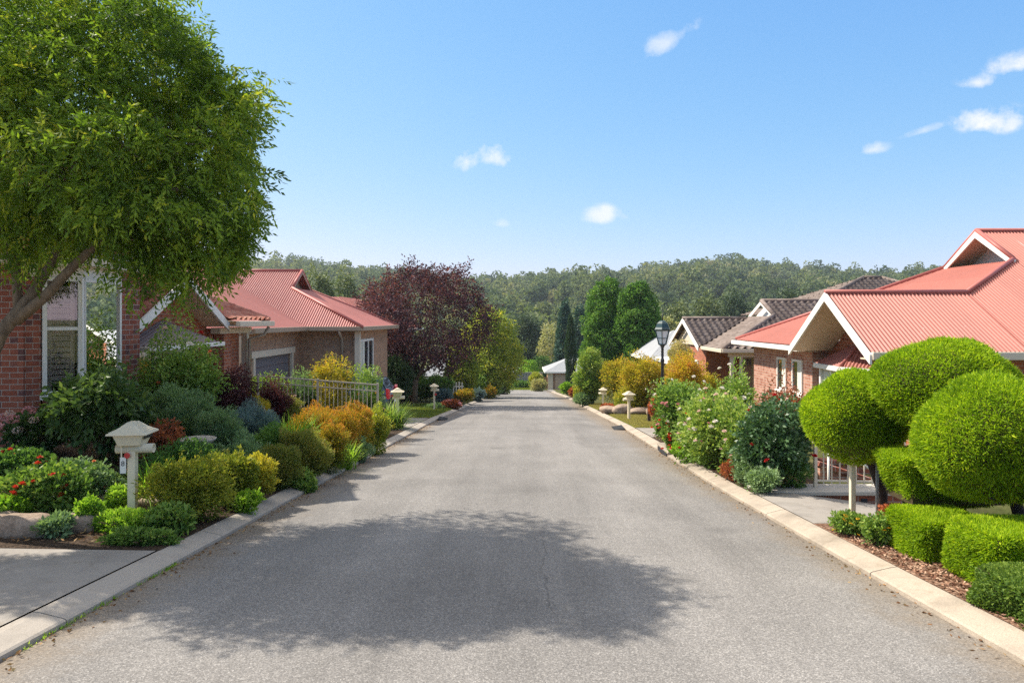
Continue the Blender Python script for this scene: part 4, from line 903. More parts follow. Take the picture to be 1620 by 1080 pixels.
tree('plum_tree', 'dark purple leaved plum tree on the grass verge', 'tree', pb.x, Yp, pbz, [([(pb.x, Yp, pbz - .1), tuple(P(656, 618, Yp)), T1], [.2, .17, .14]), ([T1, tuple(P(645, 575, Yp)), tuple(P(636, 545, Yp))], [.11, .08, .06]), ([T1, tuple(P(668, 585, Yp)), tuple(P(676, 550, Yp))], [.12, .09, .06]), ([tuple(P(665, 592, Yp)), tuple(P(690, 575, Yp)), tuple(P(705, 555, Yp))], [.07, .05, .04])],
     E, 'plum', 27000, .15, .075, 'bark', shell=.45, bump=.26, keep=.8, droop=.15, spray=4, slen=.55, tmu=.42, extra=(ep, ea))
R5 = [(0, 0, .62, .32, .3), (-.2, .05, .5, .28, .26), (.2, -.05, .52, .28, .26), (-.08, 0, .8, .24, .2), (.12, .1, .76, .22, .2), (0, -.2, .42, .28, .22), (.22, .1, .36, .22, .2), (-.25, 0, .34, .22, .18)]
CONE = [(0, 0, .22, .42, .22), (0, 0, .42, .36, .22), (0, 0, .62, .28, .2), (0, 0, .8, .18, .18), (0, 0, .92, .09, .09)]
COL_ = [(0, 0, .2, .42, .2), (.04, 0, .4, .46, .22), (-.03, 0, .58, .42, .22), (.02, 0, .76, .32, .2), (0, 0, .9, .18, .11)]
simple_tree('yellow green tree leaning out past the plum tree', 775, 488, 612, 95, 50, R5, 'yellowgreen', 16000, .22, .10, spray=4, slen=.6, droop=-.3)
simple_tree('low olive green tree between the plum tree and the taller yellow one', 730, 545, 622, 60, 44, R5, 'yellowgreen', 6000, .2, .09, tmu=.3)
simple_tree('narrow dark clipped conifer beside the end of the road', 796, 556, 610, 30, 58, COL_, 'cypress', 5000, .16, .06, name='conifer', droop=.5, tmu=.6)
PEAR = [(0, 0, .5, .36, .2), (-.24, .05, .36, .28, .16), (.24, 0, .38, .28, .16), (0, .1, .7, .34, .17), (-.17, 0, .80, .22, .13), (.18, 0, .77, .22, .13), (.02, 0, .90, .17, .10), (-.28, -.1, .57, .22, .13), (.28, .1, .6, .2, .13), (0, -.25, .4, .3, .2), (-.1, -.2, .66, .2, .12), (.14, -.2, .55, .22, .12), (.1, 0, .94, .08, .06), (-.16, 0, .92, .07, .06)]
simple_tree('tall upright green pear tree, left of the close pair', 962, 440, 600, 84, 52, PEAR, 'pear', 21000, .2, .12, name='pear_tree', group='pair of upright green trees', droop=.25, bump=.16, clump=1.6)
simple_tree('tall upright green pear tree, right of the close pair next to the lamp', 1010, 445, 600, 84, 50.5, PEAR, 'pear', 21000, .2, .12, name='pear_tree', group='pair of upright green trees', droop=.25, bump=.16, tmu=.4, clump=1.6)
simple_tree('thin dark cypress standing in front of the brick garage', 903, 499, 612, 18, 68, COL_, 'cypress', 9000, .2, .07, name='cypress', droop=.9, bump=.06, tmu=.5)
simple_tree('very thin dark cypress far behind beside the pear trees', 929, 490, 590, 11, 80, COL_, 'cypress', 4000, .24, .09, name='cypress', droop=.9, bump=.06)
simple_tree('broad dark blue green conifer behind the thin cypress', 894, 475, 590, 46, 92, CONE, 'bluecon', 8000, .4, .18, name='conifer', droop=-.2)
simple_tree('dark bushy conifer right of the broad blue green conifer', 917, 485, 590, 34, 96, COL_, 'bluecon', 6000, .4, .18, name='conifer', droop=-.2)
simple_tree('dark round gum tree above the end fence', 834, 500, 592, 64, 112, R5, 'gumdark', 7000, .5, .25, name='gum_tree', bark='bark_pale')
simple_tree('pale thin leaved tree between the dark gum and the conifers', 872, 510, 592, 46, 106, R5, 'pale', 2600, .45, .16, name='gum_tree', bark='bark_pale', bump=.25)
simple_tree('grey green gum tree rising over the end of the road', 800, 512, 592, 50, 116, R5, 'gum', 5000, .5, .22, name='gum_tree', bark='bark_pale')
simple_tree('light green bush behind the end fence beside the white roof', 836, 568, 596, 36, 90, R5, 'bright', 3000, .24, .12, name='bush_tree', clear=.1)
simple_tree('mid green bush behind the end fence beside the garage', 858, 563, 596, 40, 94, R5, 'green', 3400, .26, .13, name='bush_tree', clear=.1)
for i, (u, vt, wpx, Y, lfk, lab) in enumerate([(505, 424, 62, 66, 'gum', 'grey green gum tree directly behind the red garage roof'), (548, 436, 56, 74, 'gum', 'spreading gum tree between the garage roof and the plum tree'), (470, 432, 60, 80, 'gumdark', 'dark gum tree top beyond the red roof ridge'),
        (535, 470, 44, 62, 'green', 'brighter green rounded tree just over the red roof'), (590, 455, 56, 84, 'gumdark', 'dark gum tree behind the left side of the plum tree'), (575, 480, 40, 70, 'pear', 'small green tree low behind the plum tree'),
        (1075, 478, 60, 90, 'gum', 'olive gum tree above the cream house roof'), (1120, 470, 70, 104, 'gum', 'wide gum tree above the dark tiled gable'), (1160, 462, 64, 112, 'gumdark', 'dark gum tree left of the upper cream gablet'), (1060, 500, 44, 84, 'pale', 'dry pale tree just right of the lamp head'),
        (765, 500, 50, 96, 'gum', 'gum tree showing just over the yellow green tree'), (940, 520, 44, 100, 'gumdark', 'dark tree low behind the pear trees'), (1250, 455, 70, 116, 'gumdark', 'dark gum tree above the dark tiled ridge')]):
    simple_tree(lab, u, vt, 600, wpx, Y, R5, lfk, 5200, .0052*Y, .0026*Y, name='gum_tree', bark='bark_pale', group='trees beyond the houses', bump=.18)
# the wooded hillside: one mass
NT_ = 2100; yk = np.sqrt(rng.uniform(150**2, 640**2, NT_)); bk_ = rng.uniform(-.45, .72, NT_); xk = bk_*yk; rk = rng.uniform(3.0, 6.0, NT_)*(.85 + .3*(yk > 300)); hk = rk*rng.uniform(.9, 1.5, NT_); zk = hillz(xk, yk)
nl, m = 7, 46; lc = unit(NT_*nl).reshape(NT_, nl, 3)*rng.uniform(.3, .8, (NT_, nl, 1)); lr = rng.uniform(.34, .56, (NT_, nl))
lc[:, 0] = [0, 0, -.1]; lr[:, 0] = .7
rt_ = np.repeat(np.arange(NT_), nl*m); rl_ = np.tile(np.repeat(np.arange(nl), m), NT_); d = unit(NT_*nl*m)
sc = np.stack([rk, rk, hk], -1)
Q = np.stack([xk, yk, zk + hk*1.1], -1)[rt_] + (lc[rt_, rl_] + d*(lr[rt_, rl_]*(.75 + .25*rng.random(len(d))))[:, None])*sc[rt_]
tm = np.clip(rng.normal(.42, .2, NT_) + .1*np.sin(xk*.02 + yk*.013), 0, 1); tl = rng.normal(0, .06, (NT_, nl))
o = leaves('forest', Q, nrm(np.cross(d, unit(len(Q)))) + d*.35, rng.uniform(1.0, 1.9, len(Q))*(.75 + yk[rt_]/900), rng.uniform(.7, 1.3, len(Q))*(.75 + yk[rt_]/900), np.clip(tm[rt_] + tl[rt_, rl_] + rng.normal(0, .05, len(Q)), 0, 1), LF['wood'])
tag(o, 'eucalypt woodland covering the far hillside', 'woodland', kind='stuff')
# ================================================================ left garden
GK = 'golden green shrubs lining the left kerb'
shrub('garden_shrub', 'rounded golden green shrub nearest the mailbox on the left kerb', 'shrub', 300, 716, 128, 7.45, 'goldgreen', .042, .019, 4.5, group=GK, nmax=40000)
shrub('garden_shrub', 'dark green kerb shrub with a bright yellow tipped side', 'shrub', 372, 714, 78, 8.35, 'goldgreen', .042, .018, 4.5, group=GK, tmu=.36)
shrub('garden_shrub', 'small bright yellow tipped shrub in the kerb row', 'shrub', 408, 716, 62, 8.7, 'goldgreen', .042, .02, 4.5, group=GK, tmu=.72)
shrub('garden_shrub', 'olive kerb shrub just past the yellow tipped one', 'shrub', 436, 702, 78, 9.6, 'olive', .036, .012, 5, group=GK, tmu=.4, up=.6)
shrub('garden_shrub', 'taller olive kerb shrub with reddish tips', 'shrub', 480, 684, 90, 10.5, 'olive', .038, .013, 5, group=GK, tmu=.45, up=.6)
shrub('garden_shrub', 'orange topped kerb shrub at the far end of the row', 'shrub', 517, 674, 76, 11.5, 'orange', .04, .014, 5, group=GK, tmu=.35, grad=.9)
shrub('leafy_plant', 'soft green leafy plant at the foot of the olive kerb shrubs', 'plant', 478, 745, 50, 9.9, 'rosegreen', .05, .026, 4, lumps=4)
shrub('leafy_plant', 'bright green leafy plant at the foot of the yellow tipped shrub', 'plant', 392, 778, 44, 8.1, 'bright', .05, .026, 3.5, lumps=3)
strap('strappy_plant', 'small light green strappy clump at the end of the kerb shrubs', 'plant', 543, 694, 40, 12.2, 'bright', 100, .026, spread=.7, droop=.4)
strap('strappy_plant', 'large bright green agapanthus clump between lavender and orange shrubs', 'plant', 455, 650, 84, 11.9, 'bright', 260, .032, spread=1.0)
shrub('garden_shrub', 'low yellow orange shrub behind the agapanthus clump', 'shrub', 500, 644, 92, 12.9, 'orange', .045, .013, 5, up=.7, tmu=.55, grad=.5, group='orange feathery shrubs')
shrub('garden_shrub', 'largest bright orange feathery shrub before the railing fence', 'shrub', 550, 632, 84, 13.6, 'orange', .05, .014, 5, up=.8, tmu=.62, grad=.6, group='orange feathery shrubs')
shrub('garden_shrub', 'spreading rust orange shrub below the largest orange one', 'shrub', 527, 654, 84, 13.0, 'orange', .045, .013, 5, up=.6, tmu=.68, group='orange feathery shrubs')
shrub('garden_shrub', 'loose yellow green shrub beside the second mailbox', 'shrub', 594, 640, 60, 14.6, 'yellowgreen', .05, .024, 4, flowers=[('white', 4, .035, 'daisy')])
shrub('garden_shrub', 'low white flecked shrub at the kerb before the second mailbox', 'shrub', 565, 690, 46, 13.2, 'greygreen', .045, .018, 3.5, flowers=[('lilac', 7, .035, 'daisy')])
shrub('lavender_bush', 'blue grey lavender mound beside the round boulder', 'shrub', 398, 640, 86, 11.2, 'lavender', .06, .009, 6, out=1, up=.8, rnd=.4)
shrub('garden_shrub', 'feathery mid green shrub behind the stone bowl', 'shrub', 284, 606, 122, 10.3, 'greygreen', .06, .014, 5, up=.7, rnd=.5, tmu=.4, nmax=34000)
shrub('garden_shrub', 'grey green mound between stone bowl and boulder', 'shrub', 346, 640, 70, 9.9, 'greygreen', .05, .011, 5, up=.5, rnd=.6, tmu=.35)
shrub('camellia_shrub', 'large leaved dark green camellia on a bare stem behind the mailbox', 'shrub', 158, 598, 146, 9.0, 'camellia', .11, .055, 4.2, up=-.5, out=.6, rnd=.8, lumps=8, vbase=712, floor=.18, shell=.3, stems=9)
shrub('camellia_shrub', 'upright leafy camellia in front of the white bay window', 'shrub', 178, 572, 64, 9.6, 'camellia', .09, .045, 3.2, up=-.2, lumps=6, shell=.2, stems=8)
shrub('red_leaved_plant', 'low bronze red leaved plant beside the stone bowl', 'plant', 258, 660, 70, 9.2, 'redleaf', .07, .035, 3, up=.1, lumps=5)
shrub('ground_cover_plant', 'dark green ground cover under the stone bowl', 'plant', 285, 700, 110, 8.7, 'green', .04, .02, 4, flat=.3, lumps=6)
shrub('ground_cover_plant', 'grey green ground cover between bowl and kerb shrubs', 'plant', 380, 690, 110, 9.6, 'greygreen', .04, .016, 4, flat=.3, lumps=6)
shrub('ground_cover_plant', 'soft green ground cover in front of the lavender', 'plant', 430, 668, 80, 10.6, 'green', .04, .018, 4, flat=.3, lumps=6, tmu=.7)
strap('strappy_plant', 'small lime green strappy plant right behind the mailbox post', 'plant', 236, 715, 52, 8.2, 'bright', 120, .026)
shrub('hydrangea', 'dark leaved hydrangea with pink and white flower heads by the brick wall', 'shrub', 62, 655, 92, 9.3, 'camellia', .09, .06, 3.5, lumps=6, tmu=.3)
HY = [o for o in scene.objects if o.name.startswith('hydrangea')][0]
def heads(par, pts, col, r):
    for p in pts:
        q, N_ = blob([(0, 0, 0, r, r, r*.7)], 70, .9, .02); q += np.array(p)
        leaves('flower_head', q, np.cross(N_, unit(len(q))), r*.42, r*.4, .5, PET[col], par, .2)
heads(HY, [(-.30, -.25, .42), (-.12, -.30, .52), (-.38, -.1, .52), (.0, -.2, .62)], 'pink', .075); heads(HY, [(-.46, -.2, .40), (-.05, -.33, .38), (-.25, -.2, .58), (.1, -.25, .5), (.22, -.15, .66)], 'blush', .06)
shrub('geranium_bed', 'wide geranium clump with red flowers along the rock edging', 'plant', 70, 735, 160, 7.35, 'rosegreen', .055, .042, 4, flat=.2, lumps=9, depth=.55, flowers=[('scarlet', 12, .045, 'rose')], tmu=.35)
shrub('geranium_bed', 'grey green flowering clump between geraniums and mailbox', 'plant', 128, 726, 110, 7.8, 'greygreen', .05, .028, 4, flat=.2, lumps=7, depth=.6, flowers=[('orange', 4, .035, 'rose'), ('white', 5, .03, 'daisy')], tmu=.4)
shrub('geranium_bed', 'sparse geranium with orange red heads near the path', 'plant', 20, 712, 120, 8.2, 'green', .05, .036, 3.4, flat=.2, lumps=6, depth=.6, flowers=[('scarlet', 5, .045, 'rose'), ('orange', 2, .04, 'rose')])
shrub('ground_cover_plant', 'bright green ground cover around the mailbox post', 'plant', 208, 808, 130, 6.95, 'bright', .055, .02, 4, flat=.3, lumps=8, depth=.45, tmu=.5, up=.4)
shrub('ground_cover_plant', 'broad leaved green plant right of the mailbox foot', 'plant', 268, 800, 80, 6.9, 'rosegreen', .07, .035, 3.4, flat=.2, lumps=5, depth=.6)
shrub('ground_cover_plant', 'low creeping green cover at the driveway corner', 'plant', 225, 838, 120, 6.5, 'rosegreen', .04, .018, 4, flat=.35, lumps=8, depth=.35)
shrub('leafy_plant', 'small lime green plant between rocks and mailbox', 'plant', 188, 768, 42, 7.5, 'bright', .055, .03, 3.5, lumps=4, tmu=.4)
shrub('leafy_plant', 'small green plant growing against the long rock', 'plant', 142, 785, 40, 7.0, 'bright', .05, .028, 3, lumps=4, tmu=.3)
shrub('leafy_plant', 'blue green leafy plant at the driveway edge below the rocks', 'plant', 88, 818, 50, 6.7, 'greygreen', .06, .03, 3, lumps=4)
shrub('leafy_plant', 'round leaved green plant beside the leftmost rock', 'plant', 18, 785, 48, 7.0, 'bright', .06, .05, 3, lumps=4, tmu=.2)
# roses, maple and the far side of the first garden
shrub('rose_bush', 'tall straggly rose with orange and red blooms by the tiled porch', 'shrub', 284, 506, 128, 11.9, 'rosegreen', .06, .038, 2.3, up=0, lumps=9, shell=.1, bump=.3, stems=14, flowers=[('orange', 1, .09, 'rose')], tmu=.5)
RB = [o for o in scene.objects if o.name.startswith('rose_bush')][0]
X0, Y0, Z0 = RB.location
for col, u, v in (('orange', 333, 557), ('red', 318, 527), ('white', 300, 545), ('blush', 262, 520)): blooms(RB, [P(u, v, 11.5) - RB.location], col, .075)
shrub('maple_shrub', 'dark purple weeping maple in front of the brick pier', 'shrub', 366, 586, 88, 13.0, 'maple', .06, .018, 4, up=-.5, out=.7, lumps=8, floor=.15, shell=.3)
shrub('maple_shrub', 'low purple leaved shrub at the near end of the railing fence', 'shrub', 430, 604, 56, 14.5, 'maple', .055, .022, 3.5, tmu=.7)
shrub('garden_shrub', 'yellow leaved shrub under the purple maple', 'shrub', 392, 618, 64, 13.6, 'nandina', .05, .022, 3.4, tmu=.35)
shrub('garden_shrub', 'dusky pink flowered shrub before the railing bars', 'shrub', 455, 622, 60, 14.8, 'olive', .05, .02, 3.2, flowers=[('blush', 8, .04, 'daisy')])
BG = 'plants behind the railing fence'
shrub('garden_shrub', 'leafy green shrub reaching over the railing fence below the garage door', 'shrub', 430, 588, 84, 18.3, 'rosegreen', .07, .035, 3.4, group=BG, flowers=[('white', 5, .05, 'rose')])
shrub('garden_shrub', 'white flowered green shrub in the middle behind the railing', 'shrub', 486, 588, 60, 18.5, 'greygreen', .07, .035, 3.4, group=BG, flowers=[('blush', 4, .05, 'rose')])
shrub('nandina_shrub', 'airy yellow and orange nandina growing through the railing', 'shrub', 527, 552, 70, 17.7, 'nandina', .07, .03, 1.3, group=BG, shell=.15, bump=.25, tmu=.35, stems=10)
shrub('rose_bush', 'rose bush with yellow and blush blooms at the railing end post', 'shrub', 580, 588, 62, 18.2, 'rosegreen', .07, .036, 3, group=BG, flowers=[('yellow', 6, .07, 'rose'), ('blush', 6, .07, 'rose')])
strap('strappy_plant', 'dark green agapanthus clump behind the second mailbox', 'plant', 616, 628, 56, 20.3, 'rosegreen', 260, .034, spread=1.0)
# far left verge
FL = 'kerbside garden plants far down on the left'
for i, (nm, lab, u, vt, wpx, Y, lk, fl) in enumerate([
    ('garden_shrub', 'blue grey mound right of the third mailbox', 703, 616, 28, 36.5, 'lavender', ()), ('rose_bush', 'pink flowered bush below the orange far left shrub', 714, 634, 30, 32, 'redleaf', [('pink', 8, .09, 'daisy')]),
    ('garden_shrub', 'green grassy mound at the verge corner under the pink bush', 690, 640, 34, 32, 'greygreen', ()), ('garden_shrub', 'wide orange shrub on the far left kerb', 733, 617, 34, 38, 'orange', ()),
    ('garden_shrub', 'grey mound next to the wide orange far left shrub', 757, 616, 24, 42, 'lavender', ()), ('garden_shrub', 'small orange shrub farther along the left kerb', 775, 612, 18, 47, 'orange', ()),
    ('rose_bush', 'pale rose bush behind the small far orange shrub', 770, 590, 40, 50, 'rosegreen', [('white', 9, .11, 'rose')]), ('rose_bush', 'white flowered rose near the white pickets', 728, 592, 34, 44, 'greygreen', [('white', 8, .1, 'rose')]),
    ('garden_shrub', 'dark purple mound last on the left kerb', 793, 606, 22, 58, 'maple', ()), ('garden_shrub', 'dark green shrub behind the third mailbox', 695, 596, 46, 40, 'green', ()),
    ('garden_shrub', 'dark green shrub deep under the plum tree', 640, 575, 60, 41, 'cypress', ()), ('garden_shrub', 'dark green shrub under the plum tree right of its trunk', 675, 600, 44, 40, 'green', ()), ('garden_shrub', 'pale green shrub beneath the yellow green tree', 752, 585, 40, 48, 'rosegreen', ()), ('garden_shrub', 'grey green low shrub on the left before the far lawn', 783, 600, 26, 54, 'greygreen', ()),
    ('garden_shrub', 'dark evergreen shrub between the car and the plum trunk', 628, 556, 50, 33.4, 'cypress', ())]):
    shrub(nm, lab, 'shrub', u, vt, wpx, Y, lk, .0038*Y, .0017*Y, 3.6, lumps=5, group=FL, flowers=fl, stems=4)
# ================================================================ right gardens
RG = 'flowering bushes beside the right kerb'
shrub('rose_bush', 'big glossy dark green rose bush with few red blooms next to the clipped ball', 'shrub', 1222, 622, 124, 9.9, 'roseglossy', .075, .042, 3.2, lumps=11, up=0, shell=.2, bump=.3, shoots=1.6, nmax=26000, stems=10, flowers=[('red', 9, .05, 'rose')], tmu=.45, floor=.08)
shrub('rose_bush', 'broad light green rose bush with creamy blooms along its top', 'shrub', 1142, 616, 118, 11.6, 'rosegreen', .07, .04, 2.6, lumps=11, shell=.2, bump=.32, shoots=1.8, stems=12, flowers=[('white', 18, .06, 'rose'), ('blush', 14, .055, 'rose'), ('pink', 5, .05, 'rose')], tmu=.65, floor=.06)
shrub('rose_bush', 'standard rose with white and pink blooms below the lamp post', 'shrub', 1078, 596, 88, 14.6, 'rosegreen', .07, .042, 2.8, lumps=9, shell=.25, bump=.3, shoots=1.6, stems=8, flowers=[('white', 14, .062, 'rose'), ('pink', 8, .06, 'rose')], tmu=.4, floor=.12)
shrub('rose_bush', 'leggy rose with bronze shoots in front of the sunlit brick windows', 'shrub', 1240, 600, 90, 12.3, 'redleaf', .05, .026, 1.3, lumps=8, shell=.1, bump=.3, stems=14, tmu=.3, flowers=[('blush', 6, .055, 'rose')])
shrub('rose_bush', 'green rose reaching over with peach blooms behind the creamy one', 'shrub', 1150, 588, 110, 13.8, 'rosegreen', .065, .036, 2.4, lumps=9, shell=.2, bump=.3, shoots=1.8, stems=10, tmu=.5, flowers=[('white', 18, .065, 'rose'), ('pink', 2, .08, 'rose'), ('orange', 2, .07, 'rose')])
shrub('rose_bush', 'white blooming rose bush on the corner facing the far lawn', 'shrub', 1105, 628, 70, 13.2, 'rosegreen', .06, .034, 2.6, lumps=8, shell=.2, bump=.3, shoots=1.6, stems=8, tmu=.6, flowers=[('white', 20, .06, 'rose')])
shrub('geranium_plant', 'low geranium with many red flowers at the kerb below the roses', 'plant', 1068, 672, 52, 14.6, 'rosegreen', .06, .05, 3.6, lumps=5, flowers=[('scarlet', 14, .055, 'rose')])
shrub('geranium_plant', 'bright green low plant with one red flower on the right kerb', 'plant', 1090, 700, 60, 12.9, 'bright', .06, .045, 3.6, lumps=5, flowers=[('scarlet', 5, .05, 'rose')], tmu=.3)
shrub('geranium_plant', 'small orange flowered plant at the driveway edge below the white rose', 'plant', 1050, 655, 30, 16.4, 'rosegreen', .06, .045, 3.4, lumps=4, flowers=[('scarlet', 8, .06, 'rose')])
shrub('leafy_plant', 'leafy green filler plant under the creamy rose at the kerb', 'plant', 1128, 690, 60, 11.8, 'rosegreen', .055, .03, 3.6, lumps=5, tmu=.6)
shrub('leafy_plant', 'small variegated green plant before the glossy rose', 'plant', 1208, 742, 60, 9.3, 'greygreen', .045, .022, 3.4, lumps=5, tmu=.6, flowers=[('white', 4, .03, 'daisy')])
shrub('leafy_plant', 'dark green leafy plant beneath the glossy rose at the driveway', 'plant', 1248, 715, 56, 9.7, 'green', .05, .026, 3.8, lumps=5)
shrub('leafy_plant', 'low pinkish ground plant along the right kerb bed', 'plant', 1165, 728, 50, 10.4, 'redleaf', .04, .02, 2.5, lumps=5, flat=.2)
NG = 'yellow leaved shrubs around the lamp post'
for lab, u, vt, wpx, Y, lk, tm_, nm in [
    ('golden yellow nandina directly left of the lamp post', 1020, 562, 84, 28.6, 'nandina', .45, 'nandina_shrub'), ('broad yellow green nandina behind the nearer right mailbox', 978, 566, 64, 34.6, 'nandina', .35, 'nandina_shrub'), ('yellow and pink tipped shrub right of the lamp post', 1080, 555, 70, 23, 'nandina', .6, 'nandina_shrub'),
    ('tall green and orange tinged shrub left of the pear trees', 935, 545, 54, 36, 'rosegreen', .7, 'garden_shrub'), ('olive yellow rounded bush behind the farther right mailbox', 930, 588, 50, 38.5, 'yellowgreen', .5, 'garden_shrub'), ('leafy shrub with white flowers at the farther right mailbox', 926, 622, 40, 36, 'greygreen', .5, 'garden_shrub'),
    ('small pinkish shrub at the right kerb before the garage', 909, 612, 18, 45, 'redleaf', .5, 'garden_shrub'), ('green shrub at the foot of the thin cypress', 897, 606, 22, 55, 'bright', .2, 'garden_shrub'), ('low yellow shrub between the two right mailboxes', 1000, 612, 60, 29, 'yellowgreen', .6, 'garden_shrub'),
    ('rust leaved low shrub at the right of the small lawn', 1042, 620, 34, 21.5, 'redleaf', .8, 'garden_shrub'), ('pink tipped shrub hanging over the lamp post base', 1062, 595, 44, 19.2, 'rosegreen', .6, 'rose_bush'), ('pale pink speckled tall shrub right of the lamp head', 1078, 522, 42, 28, 'pale', .8, 'garden_shrub'), ('yellow bush in front of the white carport', 1112, 588, 56, 25, 'nandina', .3, 'nandina_shrub'), ('bronze heap of low shrub behind the right rocks', 962, 640, 24, 30, 'redleaf', .6, 'garden_shrub')]:
    air = nm == 'nandina_shrub'
    shrub(nm, lab, 'shrub', u, vt, wpx, Y, lk, .0036*Y, .0016*Y, 2.6 if air else 3.4, lumps=7, group=NG, tmu=tm_, shell=.2 if air else .4, bump=.24 if air else .15, stems=9 if air else 5)
shrub('garden_shrub', 'yellow green clump in front of the end fence', 'shrub', 848, 588, 22, 74, 'yellowgreen', .22, .1, 3.2, lumps=5); shrub('garden_shrub', 'rounded pale shrub at the corner of the garage drive', 'shrub', 853, 600, 26, 68.5, 'pale', .22, .08, 3.6, lumps=5)
shrub('garden_shrub', 'dark low shrub line before the end fence', 'shrub', 822, 603, 34, 84.5, 'green', .26, .12, 3, lumps=5)
shrub('rose_bush', 'tangled rose between the creamy and the glossy bushes with salmon buds', 'shrub', 1185, 640, 90, 10.9, 'rosegreen', .06, .032, 2.2, lumps=10, shell=.15, bump=.35, shoots=2.2, stems=14, tmu=.6, flowers=[('blush', 8, .045, 'rose'), ('white', 8, .05, 'rose')])
shrub('rose_bush', 'bushy low rose in front of the creamy one, near the kerb', 'shrub', 1112, 662, 80, 12.3, 'rosegreen', .06, .032, 2.6, lumps=9, shell=.2, bump=.3, shoots=2.0, stems=10, tmu=.55, flowers=[('white', 7, .045, 'rose'), ('scarlet', 4, .04, 'rose')])
shrub('garden_shrub', 'grey green undergrowth at the foot of the glossy rose', 'shrub', 1190, 712, 70, 9.9, 'greygreen', .045, .02, 3, lumps=7, shoots=2, tmu=.5)
# ================================================================ clipped topiary and hedges
def tip_leaves(p, N_, n_jit=.55, up=.35): return N_ + unit(len(p))*(n_jit + .45) + np.array([0, 0, up*.6])
def dome(name, label, c, rx, ry, rt, rb, n, trunk, group):
    """clipped dome: flat-bottomed ellipsoid of short upright shoots over twiggy inner shell"""
    o = thing(name, label, 'topiary', (c[0], c[1], g(c[0], c[1])), group)
    d = unit(n); d = d[(d[:, 2] > -.5) | (rng.random(n) < .35)]; n = len(d); rz_ = np.where(d[:, 2] > 0, rt, rb)
    k = rng.normal(size=(5, 3))*4; bm = 1 + .026*np.sin(d @ k.T + rng.uniform(0, 6, 5)).sum(-1)
    rad = (.93 + .07*rng.random(n))*bm
    sc = np.stack([np.full(n, rx), np.full(n, ry), rz_], -1)
    p = np.array(c) + d*sc*rad[:, None]; N_ = nrm(d/sc)
    t_ = np.clip(rng.normal(.45, .22, n) + (low(p, 6) - .5)*.35 + (low(p, 15, 3) - .5)*.3, 0, 1)
    loc = np.array(o.location)
    leaves('foliage', p - loc, tip_leaves(p, N_), np.where(rng.random(n) < .03, .075, rng.uniform(.02, .048, n)), rng.uniform(.006, .011, n), t_, LF['topiary'], o)
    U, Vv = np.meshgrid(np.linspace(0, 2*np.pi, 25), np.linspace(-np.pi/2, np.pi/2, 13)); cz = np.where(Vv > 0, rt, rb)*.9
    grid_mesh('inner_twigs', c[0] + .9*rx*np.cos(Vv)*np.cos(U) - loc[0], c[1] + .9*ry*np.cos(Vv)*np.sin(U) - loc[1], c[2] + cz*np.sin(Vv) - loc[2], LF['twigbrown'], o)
    if trunk:
        mb = MB(); mb.tube([(trunk[0], trunk[1], g(*trunk) - .1), (trunk[0] + .02, trunk[1], (g(*trunk) + c[2] - rb)/2), (c[0], c[1], c[2])], [.065, .055, .035], 9)
        for _ in range(7):
            e = Vector(unit(1)[0]); mb.tube([(c[0]*.6 + trunk[0]*.4, c[1]*.6 + trunk[1]*.4, c[2] - rb*1.05), (c[0] + e.x*rx*.7, c[1] + e.y*ry*.7, c[2] - rb*.8)], [.02, .008], 5)
        part('trunk', mb, 'bark_dark', o, smooth=True)
    return o
TG = 'clipped cypress domes'
A = P(1352, 662, 7.42); dome('topiary_bush', 'bright green clipped dome over the white square post', (A.x, A.y, A.z), .53, .48, .50, .46, 70000, (A.x + .35, 7.55), TG)
B_ = P(1494, 622, 6.9); dome('topiary_bush', 'tallest bright green clipped dome in the middle of the three', (B_.x, B_.y, B_.z), .68, .6, .54, .42, 85000, (4.35, 6.95), TG)
C_ = P(1580, 702, 5.9); dome('topiary_bush', 'nearest bright green clipped dome cut by the picture edge', (C_.x, C_.y, C_.z), .67, .6, .58, .48, 105000, (4.38, 5.95), TG)
